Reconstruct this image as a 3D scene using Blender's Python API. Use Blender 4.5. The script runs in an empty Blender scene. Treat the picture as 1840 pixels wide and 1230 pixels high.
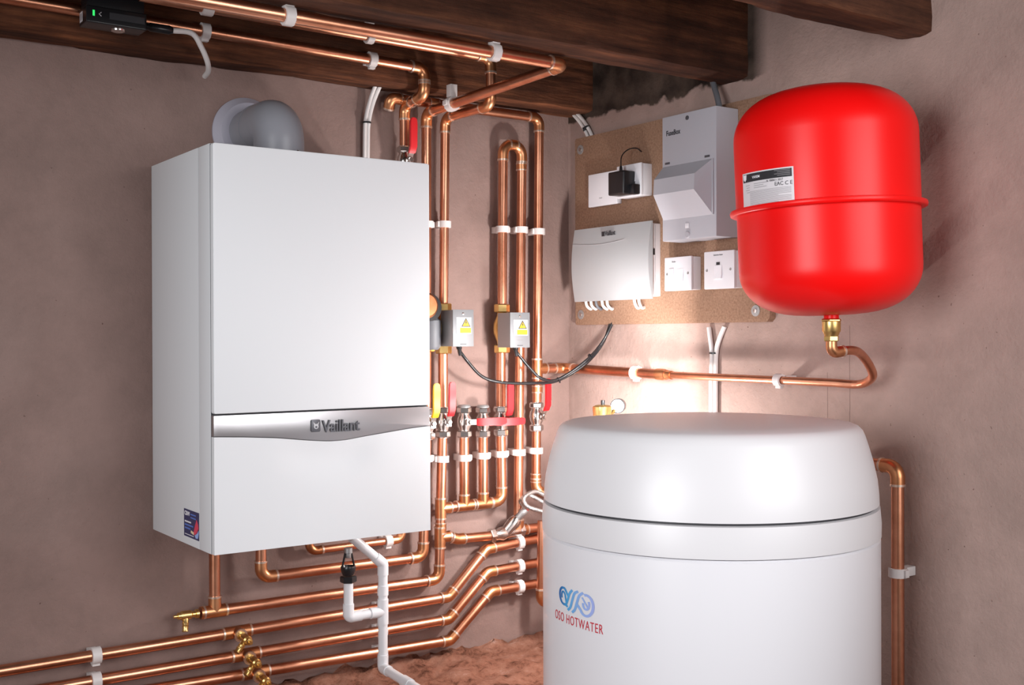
import bpy, bmesh, math, random
from mathutils import Vector as V, Matrix, noise
random.seed(4)
SC = bpy.context.scene
COL = SC.collection
PI = math.pi

# ------------------------------------------------------------ camera
FPX = 2026.76
yaw, pit, roll = .61288, -.0047052, -.0030897
CAM = V((-1.752, -2.242, 1.25))
F_ = V((math.sin(yaw)*math.cos(pit), math.cos(yaw)*math.cos(pit), math.sin(pit)))
R_ = V((math.cos(yaw), -math.sin(yaw), 0))
U_ = R_.cross(F_)
R2 = R_*math.cos(roll)+U_*math.sin(roll)
U2 = U_*math.cos(roll)-R_*math.sin(roll)
cd = bpy.data.cameras.new('camera'); cam = bpy.data.objects.new('camera', cd); COL.objects.link(cam)
m = Matrix((R2, U2, -F_)).transposed().to_4x4(); m.translation = CAM; cam.matrix_world = m
cd.sensor_width = 36; cd.lens = FPX/1840*36; cd.clip_start = .01
SC.camera = cam

# a measured photo point carried to the real plane it lies on
def on(px, py, ax, v):
    d = F_+R2*((px-920)/FPX)-U2*((py-615)/FPX)
    return CAM+d*((v-CAM[ax])/d[ax])
def L(px, py, o=.035): return on(px, py, 1, -o)      # o metres off the left wall
def W(px, py, o=.035): return on(px, py, 0, -o)      # o metres off the right wall

# ------------------------------------------------------------ materials
def mat(name, col, rough=.5, metal=0, coat=0, spec=.5):
    m = bpy.data.materials.new(name); m.use_nodes = True
    b = m.node_tree.nodes['Principled BSDF']
    b.inputs['Base Color'].default_value = (*col, 1); b.inputs['Roughness'].default_value = rough
    b.inputs['Metallic'].default_value = metal; b.inputs['Coat Weight'].default_value = coat
    b.inputs['Specular IOR Level'].default_value = spec
    return m
def nd(m, t, **k):
    n = m.node_tree.nodes.new(t)
    for a, v in k.items():
        if a in n.inputs: n.inputs[a].default_value = v
        else: setattr(n, a, v)
    return n
def ln(m, a, b): m.node_tree.links.new(a, b)
def bsdf(m): return m.node_tree.nodes['Principled BSDF']
def coords(m, scale=(1, 1, 1), kind='Object'):
    tc = nd(m, 'ShaderNodeTexCoord'); mp = nd(m, 'ShaderNodeMapping'); mp.inputs['Scale'].default_value = scale
    ln(m, tc.outputs[kind], mp.inputs['Vector']); return mp.outputs['Vector']
def geo(m, scale=(1, 1, 1)):
    tc = nd(m, 'ShaderNodeNewGeometry'); mp = nd(m, 'ShaderNodeMapping'); mp.inputs['Scale'].default_value = scale
    ln(m, tc.outputs['Position'], mp.inputs['Vector']); return mp.outputs['Vector']
def nz(m, vec, scale, detail=6, rough=.6):
    n = nd(m, 'ShaderNodeTexNoise', Scale=scale, Detail=detail, Roughness=rough); ln(m, vec, n.inputs['Vector']); return n.outputs['Fac']
def ramp(m, fac, stops):
    r = nd(m, 'ShaderNodeValToRGB'); e = r.color_ramp.elements
    while len(e) < len(stops): e.new(.5)
    for i, (p, c) in enumerate(stops): e[i].position = p; e[i].color = (*c, 1)
    ln(m, fac, r.inputs['Fac']); return r.outputs['Color']
def mix(m, fac, a, b, mode='MIX'):
    n = nd(m, 'ShaderNodeMix'); n.data_type = 'RGBA'; n.blend_type = mode
    if isinstance(fac, float): n.inputs[0].default_value = fac
    else: ln(m, fac, n.inputs[0])
    for i, s in ((6, a), (7, b)):
        if isinstance(s, tuple): n.inputs[i].default_value = (*s, 1)
        else: ln(m, s, n.inputs[i])
    return n.outputs[2]
def bump(m, h, strength=.3, dist=.005, prev=None):
    b = nd(m, 'ShaderNodeBump', Strength=strength, Distance=dist); ln(m, h, b.inputs['Height'])
    if prev: ln(m, prev, b.inputs['Normal'])
    ln(m, b.outputs['Normal'], bsdf(m).inputs['Normal']); return b.outputs['Normal']

def plaster(name, base, dark, patch):
    m = mat(name, base, .85, spec=.25); v = geo(m)
    c = ramp(m, nz(m, v, 2.2, 5), [(.3, dark), (.7, base)])
    c2 = ramp(m, nz(m, v, 9, 6, .7), [(.35, (.88, .87, .86)), (.62, (1.05, 1.03, 1.02))])
    c = mix(m, 1.0, c, c2, 'MULTIPLY')
    f = ramp(m, nz(m, v, 1.3, 3), [(.52, (0, 0, 0)), (.62, (1, 1, 1))])
    g = nd(m, 'ShaderNodeMath', operation='MULTIPLY'); g.inputs[1].default_value = .35; ln(m, f, g.inputs[0])
    c = mix(m, g.outputs[0], c, patch)
    sp = ramp(m, nz(m, v, 120, 2, .5), [(.72, (1, 1, 1)), (.78, (.45, .38, .36))])
    c = mix(m, 1.0, c, sp, 'MULTIPLY')
    ln(m, c, bsdf(m).inputs['Base Color'])
    n = bump(m, nz(m, v, 14, 6, .65), .5, .008)
    bump(m, nz(m, v, 130, 4, .65), .5, .0022, n)
    return m
M = {}
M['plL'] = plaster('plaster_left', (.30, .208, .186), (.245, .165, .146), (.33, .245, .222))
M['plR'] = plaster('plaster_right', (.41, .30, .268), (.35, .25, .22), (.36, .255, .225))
# right wall: bare dirty masonry above the ragged plaster edge, between the joists
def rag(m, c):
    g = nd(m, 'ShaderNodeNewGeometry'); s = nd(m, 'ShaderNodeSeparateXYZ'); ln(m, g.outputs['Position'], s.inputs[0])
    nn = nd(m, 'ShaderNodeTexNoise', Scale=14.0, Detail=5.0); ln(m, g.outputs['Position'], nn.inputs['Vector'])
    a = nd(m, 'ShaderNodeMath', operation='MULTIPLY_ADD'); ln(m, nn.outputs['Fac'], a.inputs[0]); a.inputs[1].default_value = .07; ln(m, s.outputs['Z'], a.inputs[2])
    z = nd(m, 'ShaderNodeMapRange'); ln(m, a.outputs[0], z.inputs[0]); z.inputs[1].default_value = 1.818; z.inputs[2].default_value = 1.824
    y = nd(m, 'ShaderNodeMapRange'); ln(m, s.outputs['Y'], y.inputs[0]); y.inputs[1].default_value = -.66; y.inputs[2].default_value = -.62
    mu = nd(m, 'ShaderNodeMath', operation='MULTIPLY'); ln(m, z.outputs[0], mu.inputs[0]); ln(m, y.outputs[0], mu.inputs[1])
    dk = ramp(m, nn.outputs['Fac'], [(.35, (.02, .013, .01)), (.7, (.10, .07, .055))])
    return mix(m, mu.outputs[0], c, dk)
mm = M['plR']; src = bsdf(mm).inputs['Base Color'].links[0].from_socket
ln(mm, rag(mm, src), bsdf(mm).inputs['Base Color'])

def crack(m, c, y0, za, zb):
    g = nd(m, 'ShaderNodeNewGeometry'); s = nd(m, 'ShaderNodeSeparateXYZ'); ln(m, g.outputs['Position'], s.inputs[0])
    nn = nd(m, 'ShaderNodeTexNoise', Scale=18.0, Detail=3.0); ln(m, g.outputs['Position'], nn.inputs['Vector'])
    a = nd(m, 'ShaderNodeMath', operation='MULTIPLY_ADD'); ln(m, nn.outputs['Fac'], a.inputs[0]); a.inputs[1].default_value = .004; ln(m, s.outputs['Y'], a.inputs[2])
    d = nd(m, 'ShaderNodeMath', operation='SUBTRACT'); ln(m, a.outputs[0], d.inputs[0]); d.inputs[1].default_value = y0+.002
    e = nd(m, 'ShaderNodeMath', operation='ABSOLUTE'); ln(m, d.outputs[0], e.inputs[0])
    f = nd(m, 'ShaderNodeMath', operation='LESS_THAN'); ln(m, e.outputs[0], f.inputs[0]); f.inputs[1].default_value = .0007
    z1 = nd(m, 'ShaderNodeMath', operation='LESS_THAN'); ln(m, s.outputs['Z'], z1.inputs[0]); z1.inputs[1].default_value = zb
    z2 = nd(m, 'ShaderNodeMath', operation='GREATER_THAN'); ln(m, s.outputs['Z'], z2.inputs[0]); z2.inputs[1].default_value = za
    p = nd(m, 'ShaderNodeMath', operation='MULTIPLY'); ln(m, f.outputs[0], p.inputs[0]); ln(m, z1.outputs[0], p.inputs[1])
    r = nd(m, 'ShaderNodeMath', operation='MULTIPLY'); ln(m, p.outputs[0], r.inputs[0]); ln(m, z2.outputs[0], r.inputs[1])
    h = nd(m, 'ShaderNodeMath', operation='MULTIPLY'); ln(m, r.outputs[0], h.inputs[0]); h.inputs[1].default_value = .6
    return mix(m, h.outputs[0], c, (.10, .06, .05))
mm = M['plR']
for px_, a_z, b_z in ((1487, .8, 1.18), (1527, .8, 1.27)):
    src = bsdf(mm).inputs['Base Color'].links[0].from_socket; ln(mm, crack(mm, src, W(px_, 700, 0).y, a_z, b_z), bsdf(mm).inputs['Base Color'])
def wood(name, dark, mid, light, sc=(2.2, 26, 26)):
    m = mat(name, mid, .8, spec=.25); v = geo(m, sc); v2 = geo(m)
    c = ramp(m, nz(m, v, 1.6, 8, .65), [(.3, dark), (.52, mid), (.72, light)])
    c2 = ramp(m, nz(m, v2, 6, 5, .6), [(.3, (.45, .40, .38)), (.65, (1.15, 1.1, 1.05))])
    ln(m, mix(m, 1.0, c, c2, 'MULTIPLY'), bsdf(m).inputs['Base Color'])
    n = bump(m, nz(m, v, 3, 8, .7), .6, .006); bump(m, nz(m, v2, 60, 4, .6), .4, .003, n)
    return m
M['wood'] = wood('old_joist_timber', (.028, .011, .007), (.095, .037, .020), (.21, .085, .04))
M['wood2'] = wood('old_wall_plate_timber', (.03, .011, .006), (.11, .040, .019), (.26, .10, .045))
M['board'] = wood('ceiling_boards', (.018, .010, .007), (.05, .024, .015), (.09, .045, .026), (26, 2.2, 26))

def copper(name, base, dark, rough=.24):
    m = mat(name, base, rough, 1.0); v = geo(m)
    c = ramp(m, nz(m, v, 7, 6, .65), [(.32, dark), (.60, base)])
    ln(m, c, bsdf(m).inputs['Base Color'])
    r = nd(m, 'ShaderNodeMapRange'); ln(m, nz(m, v, 12, 2), r.inputs[0]); r.inputs[3].default_value = rough-.02; r.inputs[4].default_value = rough+.06
    ln(m, r.outputs[0], bsdf(m).inputs['Roughness'])
    return m
M['cu'] = copper('copper_tube', (.76, .36, .225), (.50, .20, .11), .30)
M['cuf'] = copper('copper_fitting', (.78, .38, .19), (.45, .18, .08), .33)
M['solder'] = mat('solder_ring', (.82, .66, .55), .3, .9)
M['brass'] = copper('brass', (.86, .60, .24), (.55, .34, .10), .3)
M['chrome'] = mat('nickel_plated', (.66, .63, .61), .20, 1.0)
M['steel'] = mat('zinc_steel', (.42, .42, .425), .45, .7)
M['white'] = mat('white_enamel', (.72, .74, .765), .55, 0, 0, .3)
M['whiteside'] = M['white']
M['seam'] = mat('dark_seam', (.03, .03, .035), .6)
M['silver'] = mat('satin_silver', (.44, .43, .445), .32, .85)
M['badge'] = mat('badge_grey', (.10, .10, .115), .35, .3)
M['cylw'] = mat('cylinder_white', (.76, .755, .79), .30, 0, .1)
M['cylc'] = mat('cylinder_cover_white', (.70, .69, .71), .36)
M['clip'] = mat('clip_white_plastic', (.70, .66, .65), .45)
M['plug'] = mat('white_moulded_plastic', (.74, .73, .77), .32)
M['upvc'] = mat('white_overflow_pipe', (.70, .71, .74), .32)
M['grey'] = mat('flue_grey_plastic', (.29, .295, .33), .34)
M['flw'] = mat('flue_collar_plastic', (.47, .46, .54), .5)
M['black'] = mat('black_plastic', (.012, .012, .014), .28)
M['cblack'] = mat('black_cable', (.012, .012, .014), .33)
M['cgrey'] = mat('grey_cable', (.12, .125, .14), .5)
M['cwhite'] = mat('white_cable', (.75, .72, .71), .45)
M['red'] = mat('red_enamel', (.84, .004, .004), .34, 0, .0, .28)
M['redp'] = mat('red_vinyl', (.60, .008, .014), .4)
M['yel'] = mat('yellow_vinyl', (.75, .46, .01), .4)
M['label'] = mat('white_label', (.72, .69, .72), .5)
M['ink'] = mat('black_print', (.02, .02, .025), .5)
M['inkg'] = mat('grey_print', (.34, .32, .34), .5)
M['yell'] = mat('yellow_print', (.72, .48, .01), .6)
M['ored'] = mat('logo_red', (.55, .04, .06), .4)
M['navy'] = mat('sticker_navy', (.035, .04, .12), .4)
M['sblue'] = mat('sticker_blue', (.10, .20, .62), .4)
M['sred'] = mat('sticker_red', (.75, .06, .12), .4)
M['lblue'] = mat('sticker_light_blue', (.35, .50, .90), .4)
M['swhite'] = mat('sticker_white', (.85, .85, .9), .4)
M['cream'] = mat('sticker_cream', (.85, .70, .45), .4)
M['fuse'] = mat('fuse_box_grey', (.44, .44, .485), .42)
M['green'] = mat('green_led', (.02, .6, .1), .4)
bsdf(M['green']).inputs['Emission Color'].default_value = (.05, 1, .2, 1); bsdf(M['green']).inputs['Emission Strength'].default_value = .8
M['vsilver'] = mat('controller_silver', (.40, .41, .425), .45, .1)
M['plate'] = mat('valve_cover_grey', (.17, .175, .185), .5, .25)
M['vlabel'] = mat('valve_label_white', (.42, .42, .44), .6)
M['vyell'] = mat('valve_label_yellow', (.42, .28, .006), .6)
mm = mat('fibreboard', (.42, .26, .17), .8, spec=.2); vv = geo(mm)
ln(mm, ramp(mm, nz(mm, vv, 220, 3, .6), [(.3, (.21, .118, .075)), (.7, (.33, .20, .135))]), bsdf(mm).inputs['Base Color']); M['mdf'] = mm
mm = mat('earth', (.40, .19, .13), .95, spec=.15); vv = geo(mm)
cc = ramp(mm, nz(mm, vv, 16, 8, .75), [(.36, (.11, .042, .025)), (.48, (.33, .145, .095)), (.60, (.40, .20, .14)), (.72, (.62, .45, .39))])
ln(mm, cc, bsdf(mm).inputs['Base Color']); bump(mm, nz(mm, vv, 40, 8, .75), .9, .012); M['earth'] = mm
# blue logo: printed colour runs from dark to pale across the emblem
mm = mat('logo_blue', (.05, .2, .55), .4); tc = nd(mm, 'ShaderNodeTexCoord'); sp = nd(mm, 'ShaderNodeSeparateXYZ'); ln(mm, tc.outputs['Generated'], sp.inputs[0])
ln(mm, ramp(mm, sp.outputs['Y'], [(0, (.36, .43, .80)), (.35, (.28, .45, .82)), (.7, (.07, .38, .72)), (.95, (.015, .14, .42))]), bsdf(mm).inputs['Base Color']); M['oblue'] = mm
# braided hose
mm = mat('braided_steel', (.42, .40, .395), .33, .9); wv = nd(mm, 'ShaderNodeTexVoronoi', Scale=350.0); ln(mm, geo(mm), wv.inputs['Vector']); bump(mm, wv.outputs['Distance'], .6, .001); M['braid'] = mm

# ------------------------------------------------------------ mesh building
def basis(ax):
    ax = V(ax).normalized(); a = V((0, 0, 1)) if abs(ax.z) < .9 else V((1, 0, 0))
    u = ax.cross(a).normalized(); return u, ax.cross(u).normalized(), ax
class P:
    def __init__(s): s.v = []; s.f = []; s.m = []
    def add(s, vs, fs, mi=0):
        b = len(s.v); s.v += [V(v) for v in vs]; s.f += [tuple(b+i for i in f) for f in fs]; s.m += [mi]*len(fs)
        return s
    def bm(s, bm, mi=0, mx=None):
        bm.verts.index_update()
        s.add([(mx @ v.co) if mx else v.co.copy() for v in bm.verts], [[v.index for v in f.verts] for f in bm.faces], mi); bm.free(); return s
    def box(s, a, b, bev=0, mi=0, mx=None, seg=2):
        a, b = V(a), V(b); bm = bmesh.new(); bmesh.ops.create_cube(bm, size=1)
        for v in bm.verts: v.co = V([(a[i]+b[i])/2+v.co[i]*abs(b[i]-a[i]) for i in range(3)])
        if bev: bmesh.ops.bevel(bm, geom=bm.edges[:], offset=bev, segments=seg, affect='EDGES', profile=.6)
        return s.bm(bm, mi, mx)
    def prism(s, pts, ext, bev=0, mi=0):
        ext = V(ext); bm = bmesh.new(); n = len(pts)
        A = [bm.verts.new(V(p)) for p in pts]; B = [bm.verts.new(V(p)+ext) for p in pts]
        bm.faces.new(A[::-1]); top = bm.faces.new(B)
        for i in range(n): bm.faces.new((A[i], A[(i+1) % n], B[(i+1) % n], B[i]))
        bmesh.ops.recalc_face_normals(bm, faces=bm.faces[:])
        if bev: bmesh.ops.bevel(bm, geom=list(top.edges), offset=bev, segments=2, affect='EDGES', profile=.6)
        return s.bm(bm, mi)
    def tube(s, pts, r, seg=16, cap=True, mi=0, rs=None):
        pts = [V(p) for p in pts]; n = len(pts); t0 = (pts[1]-pts[0]).normalized(); u, w, _ = basis(t0); vs = []; fs = []
        for i, p in enumerate(pts):
            t = ((pts[i+1]-p).normalized() if i < n-1 else V()) + ((p-pts[i-1]).normalized() if i else V())
            t = t.normalized() if t.length > 1e-6 else t0
            u = (u-t*u.dot(t)).normalized(); w = t.cross(u); rr = rs[i] if rs else r
            if 0 < i < n-1:
                c = (pts[i+1]-p).normalized().dot(t); 
            vs += [p+(u*math.cos(k*2*PI/seg)+w*math.sin(k*2*PI/seg))*rr for k in range(seg)]
        for i in range(n-1):
            for k in range(seg):
                a = i*seg+k; b = i*seg+(k+1) % seg; fs.append((a, b, b+seg, a+seg))
        if cap: fs.append(tuple(range(seg))[::-1]); fs.append(tuple((n-1)*seg+k for k in range(seg)))
        return s.add(vs, fs, mi)
    def lathe(s, prof, o, ax=(0, 0, 1), seg=32, mi=0, phase=0):
        u, w, a = basis(ax); o = V(o); vs = []; fs = []; n = len(prof)
        for r, h in prof: vs += [o+a*h+(u*math.cos(phase+k*2*PI/seg)+w*math.sin(phase+k*2*PI/seg))*max(r, 1e-5) for k in range(seg)]
        for i in range(n-1):
            for k in range(seg):
                q = i*seg+k; b = i*seg+(k+1) % seg; fs.append((q, b, b+seg, q+seg))
        fs.append(tuple(range(seg))[::-1]); fs.append(tuple((n-1)*seg+k for k in range(seg)))
        return s.add(vs, fs, mi)
    def hexn(s, o, ax, r, h, mi=0):
        c = r*.06
        return s.lathe([(r-c*2, 0), (r, c*2), (r, h-c*2), (r-c*2, h)], o, ax, 6, mi)
ORG = {}
def obj(name, p, mats, parent=None, org=None, smooth=True, ang=38):
    me = bpy.data.meshes.new(name)
    if org is None:
        if parent is not None: org = ORG[parent.name]
        else:
            xs = [v.x for v in p.v]; ys = [v.y for v in p.v]; zs = [v.z for v in p.v]
            org = V(((min(xs)+max(xs))/2, (min(ys)+max(ys))/2, min(zs)))
    me.from_pydata([v-org for v in p.v], [], p.f)
    bmx = bmesh.new(); bmx.from_mesh(me); bmesh.ops.recalc_face_normals(bmx, faces=bmx.faces[:]); bmx.to_mesh(me); bmx.free()
    for q in (mats if isinstance(mats, (list, tuple)) else [mats]): me.materials.append(M[q] if isinstance(q, str) else q)
    for i, f in enumerate(me.polygons): f.material_index = p.m[i]; f.use_smooth = smooth
    if smooth: me.set_sharp_from_angle(angle=math.radians(ang))
    o = bpy.data.objects.new(name, me); COL.objects.link(o); ORG[o.name] = V(org)
    if parent is not None: o.parent = parent; o.location = V(org)-ORG[parent.name]
    else: o.location = org
    return o
def thing(name, label, cat, loc, group=None):
    o = bpy.data.objects.new(name, None); o.empty_display_size = .02; COL.objects.link(o); o.location = V(loc); ORG[o.name] = V(loc)
    return tag(o, label, cat, group)
def tag(o, label, cat, group=None):
    o['label'] = label; o['category'] = cat
    if group: o['group'] = group
    return o
def struct(o): o['kind'] = 'structure'; return o
def smooth(pts, n=8):
    pts = [V(p) for p in pts]; q = [pts[0]*2-pts[1]]+pts+[pts[-1]*2-pts[-2]]; out = []
    for i in range(1, len(q)-2):
        a, b, c, d = q[i-1:i+3]
        for k in range(n):
            t = k/n; out.append(.5*((2*b)+(c-a)*t+(2*a-5*b+4*c-d)*t*t+(3*b-a-3*c+d)*t**3))
    return out+[pts[-1]]
def arc(p0, p1, p2, rad, n=8):
    a = (p0-p1); b = (p2-p1); la, lb = a.length, b.length; a.normalize(); b.normalize(); th = a.angle(b)
    if th > PI-.02: return [p1]
    t = min(rad/math.tan(th/2), la*.49, lb*.49); r = t*math.tan(th/2); s = p1+a*t; e = p1+b*t
    c = p1+(a+b).normalized()*(r/math.sin(th/2)); out = []
    for k in range(n+1):
        v = (s-c).lerp(e-c, k/n) if False else None
        f = k/n; ang = (s-c).angle(e-c)
        out.append(c+((s-c)*math.sin((1-f)*ang)+(e-c)*math.sin(f*ang))/math.sin(ang))
    return out
def txt(s, h, fn, p, mi=0, ext=.0004, bold=0, align='CENTER', sx=1, gap=1):
    """writing: each glyph outline becomes thin raised print placed by fn(u,v,w)"""
    cu = bpy.data.curves.new('t', 'FONT'); cu.body = s; cu.size = h*1.4; cu.extrude = ext; cu.offset = bold; cu.align_x = align; cu.resolution_u = 3; cu.space_character = gap
    o = bpy.data.objects.new('t', cu); COL.objects.link(o); bpy.context.view_layer.update()
    e = o.evaluated_get(bpy.context.evaluated_depsgraph_get()); me = e.to_mesh()
    p.add([fn(v.co.x*sx, v.co.y, v.co.z) for v in me.vertices], [tuple(f.vertices) for f in me.polygons], mi)
    e.to_mesh_clear(); bpy.data.objects.remove(o); bpy.data.curves.remove(cu)

# ------------------------------------------------------------ room shell
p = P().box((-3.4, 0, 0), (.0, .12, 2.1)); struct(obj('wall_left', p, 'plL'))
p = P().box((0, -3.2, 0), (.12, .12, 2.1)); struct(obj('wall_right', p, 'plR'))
p = P()                                                            # floor: earth ledge along the left wall, step down to the slab
NX, NY = 190, 120; x0, x1, y0, y1 = -3.4, 0, -3.2, 0
vs = []
for j in range(NY+1):
    for i in range(NX+1):
        x = x0+(x1-x0)*i/NX; t = j/NY; y = y0+(y1-y0)*(1-(1-t)**1.6)
        s = min(max((y+.47)/.05, 0), 1); z = .505*s*s*(3-2*s)
        n = noise.fractal(V((x*9, y*9, 3)), 1, 2, 5); z += n*(.016 if s > .5 else .004)+(.010*noise.fractal(V((x*45, y*45, 7)), 1, 2, 3) if s > .5 else 0)
        if s > .9: z += .02*max(0, 1+y/.05)*random.uniform(.3, 1)
        vs.append((x, y, z))
fs = [(j*(NX+1)+i, j*(NX+1)+i+1, (j+1)*(NX+1)+i+1, (j+1)*(NX+1)+i) for j in range(NY) for i in range(NX)]
p.add(vs, fs); struct(obj('floor', p, 'earth', org=V((0, 0, 0)), ang=80))
p = P()
for k in range(27):
    y = 0-k*.12; p.box((-3.4, y-.118, 1.96+random.uniform(0, .003)), (0, y, 2.0))
struct(obj('ceiling', p, 'board', org=V((0, 0, 1.96))))

def beam(a, b, mt, label, seed):
    a, b = V(a), V(b); bm = bmesh.new(); bmesh.ops.create_cube(bm, size=1)
    for v in bm.verts: v.co = V([(a[i]+b[i])/2+v.co[i]*(b[i]-a[i]) for i in range(3)])
    le = [e for e in bm.edges if abs(e.verts[0].co.x-e.verts[1].co.x) > .5]
    bmesh.ops.subdivide_edges(bm, edges=le, cuts=180, use_grid_fill=True)
    se = [e for e in bm.edges if abs(e.verts[0].co.x-e.verts[1].co.x) < .001]
    bmesh.ops.subdivide_edges(bm, edges=se, cuts=5, use_grid_fill=True)
    c = (a+b)/2
    for v in bm.verts:
        q = v.co.copy(); n = noise.fractal(V((q.x*5+seed, q.y*22, q.z*22)), 1, 2, 4)
        cor = (abs(q.y-c.y)/abs(b.y-a.y)*2)**6*(abs(q.z-c.z)/abs(b.z-a.z)*2)**6
        d = V((0, c.y-q.y, c.z-q.z)); d.normalize()
        v.co += d*(n*.004+cor*(.004+.008*max(0, noise.noise(V((q.x*11, seed, 1))))))
        v.co.y = min(v.co.y, b.y); v.co.x = min(v.co.x, 0)
    o = obj('joist', P().bm(bm), mt, ang=60); return tag(o, label, 'beam', 'rough timber joists under the ceiling')
beam((-3.3, -.098, 1.800), (0, 0, 1.96), 'wood2', 'rough brown timber plate lying along the top of the boiler wall', 3)
beam((-3.3, -.607, 1.785), (0, -.522, 1.96), 'wood', 'dark timber joist crossing the picture above the long copper pipe', 17)
beam((-3.3, -1.041, 1.783), (0, -.966, 1.96), 'wood', 'dark timber joist ending above the red tank, nearest the viewer', 31)

# ------------------------------------------------------------ pipes
R22, R15 = .0112, .0078
def fitting_mesh(path, r, ring=True):
    q = P(); q.tube(path, r+.0016, 18)
    if ring:
        for a, b in ((path[0], path[1]), (path[-1], path[-2])):
            d = (a-b).normalized(); q.tube([a-d*.0032, a+d*.0010], r+.0024, 18, mi=1)
    return q
def pipe(name, label, pts, r=R22, kinds=None, group=None, m='cu', mf='cuf', ring=True, rad=.020, sock=.014, brad=None, cat='pipe'):
    pts = [V(q) for q in pts]; path = [pts[0]]; fits = []
    for i in range(1, len(pts)-1):
        k = (kinds[i-1] if kinds else 'e')
        a = arc(pts[i-1], pts[i], pts[i+1], rad if k == 'e' else (brad or .04)); path += a
        if k == 'e':
            d0 = (pts[i-1]-pts[i]).normalized(); d1 = (pts[i+1]-pts[i]).normalized(); fits.append([a[0]+d0*sock]+a+[a[-1]+d1*sock])
    path.append(pts[-1])
    o = obj(name, P().tube(path, r, 18), m, org=pts[0]); tag(o, label, cat, group)
    for f in fits: obj('elbow', fitting_mesh(f, r, ring), [mf, 'solder'], o)
    return o
def tee(par, c, d, b, r=R22, ln_=.024, bl=.026):
    c = V(c); d = V(d).normalized(); b = V(b).normalized(); q = P()
    q.tube([c-d*ln_, c+d*ln_], r+.0017, 18); q.tube([c, c+b*bl], r+.0017, 18)
    for e, s in ((c-d*ln_, -d), (c+d*ln_, d), (c+b*bl, b)): q.tube([e-s*.003, e+s*.001], r+.0024, 18, mi=1)
    return obj('tee', q, ['cuf', 'solder'], par)
def coupling(par, c, d, r=R22, h=.016):
    c = V(c); d = V(d).normalized(); q = P(); q.tube([c-d*h, c+d*h], r+.0016, 18)
    for s in (-1, 1): q.tube([c+d*s*(h-.002), c+d*s*(h+.001)], r+.0023, 18, mi=1)
    return obj('coupling', q, ['cuf', 'solder'], par)
def at(a, b, t): return V(a).lerp(V(b), t)
def ix(px, a, b, iters=30):
    """point of segment a-b that the photo shows in column px"""
    lo, hi = 0, 1
    def col(q): d = q-CAM; return 920+FPX*d.dot(R2)/d.dot(F_)
    s = col(V(b)) > col(V(a))
    for _ in range(iters):
        mid = (lo+hi)/2
        if (col(at(a, b, mid)) < px) == s: lo = mid
        else: hi = mid
    return at(a, b, (lo+hi)/2)
def iy(py, a, b):
    lo, hi = 0, 1
    def row(q): d = q-CAM; return 615-FPX*d.dot(U2)/d.dot(F_)
    s = row(V(b)) > row(V(a))
    for _ in range(30):
        mid = (lo+hi)/2
        if (row(at(a, b, mid)) < py) == s: lo = mid
        else: hi = mid
    return at(a, b, (lo+hi)/2)
UP = V((0, 0, 1)); X = V((1, 0, 0)); Y = V((0, 1, 0))

# riser A: long run under the joist, run back to wall, riser into the gas valve
Atop = L(766, 203); Abot = L(761, 1000)
zA = Atop.z
A_el = V((Atop.x, -.545, zA+.008))
Aleft = on(-200, -98, 1, -.545); Aleft.z = zA+.012
Av = L(766, 735)
oA = pipe('copper_pipe', 'long copper pipe under the middle joist, turning back over the boiler corner and down', [Aleft, A_el, Atop, Av])
Av2 = L(764, 790)
hx0 = L(469, 1037, .04); hx1 = L(760, 1000, .04)
Av2.y = -.04
oA2 = pipe('copper_pipe', 'short-legged copper pipe from the boiler underside to the yellow lever valve', [V((hx0.x, hx0.y, .90)), hx0, hx1, Av2])
# riser B
Bt = L(800, 212); Bx = Bt.x
Bd = V((Bx, -.222, Bt.z-.003)); Bu = on(880, 103, 1, -.222); Bu.x = Bx
Bl = on(250, -13, 1, -.222); Bl.z = Bu.z+.005
ZV1 = L(797, 590)
oB = pipe('copper_pipe', 'copper pipe dropping between the joists and down into the left zone valve', [Bl, Bu, Bd, Bt, L(797, 552)], r=.0105)
VB = L(796, 757)
oBm = pipe('copper_pipe', 'short copper riser between left zone valve and red upright lever', [L(796, 628), L(796, 738)])
b0 = L(795, 780); b1 = L(789, 1040)
H0a = L(360, 1101, .038)
oB2 = pipe('copper_pipe', 'copper riser with two side tees, bending left to a drain cock under the boiler', [b0, b1, H0a])
T1 = iy(913, b0, b1); T2 = iy(965, b0, b1)
tee(oB2, T1, UP, X); tee(oB2, T2, UP, X)
T3 = ix(386, b1, H0a)
tee(oB2, T3, (b1-H0a), UP, bl=.03)
coupling(oB2, T1+V((0, 0, -.045)), UP, h=.012)
obj('boiler_drop', P().tube([T3, V((T3.x, T3.y, .90))], R22, 18), 'cu', oB2)
coupling(oB2, V((T3.x, T3.y, .862)), UP)
coupling(oB2, ix(800, T2, T2+X*.05), X, h=.004) if False else None
# manifold with three legs
mE = L(905, 904); G_ = L(868, 760); Fv = L(834, 760); Cv = L(899, 760)
mp0 = T1+X*.02
mE = V((L(902, 900).x, mp0.y, T1.z+.002))
o4 = pipe('copper_manifold', 'low copper manifold joining three chrome valves to the left riser', [mp0, mE, L(900, 782)], cat='pipe')
for px in (834, 868):
    q = L(px, 782); c = V((q.x, mE.y, T1.z+.001)); tee(o4, c, X, UP)
    obj('leg', P().tube([c, q], R22, 18), 'cu', o4)
# C/D loop
Cl = L(904, 268); Dl = L(938, 275)
zt = L(921, 262).z+.002
oC = pipe('copper_pipe', 'copper hairpin loop standing alone above the right zone valve', [L(902, 552), V((Cl.x, Cl.y, zt)), V((Dl.x, Dl.y, zt)), L(931, 930)], rad=.0255)
coupling(oC, L(937, 300), UP, h=.008)
oCm = pipe('copper_pipe', 'short copper riser between right zone valve and the fourth chrome valve', [L(900, 630), L(900, 735)])
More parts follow.
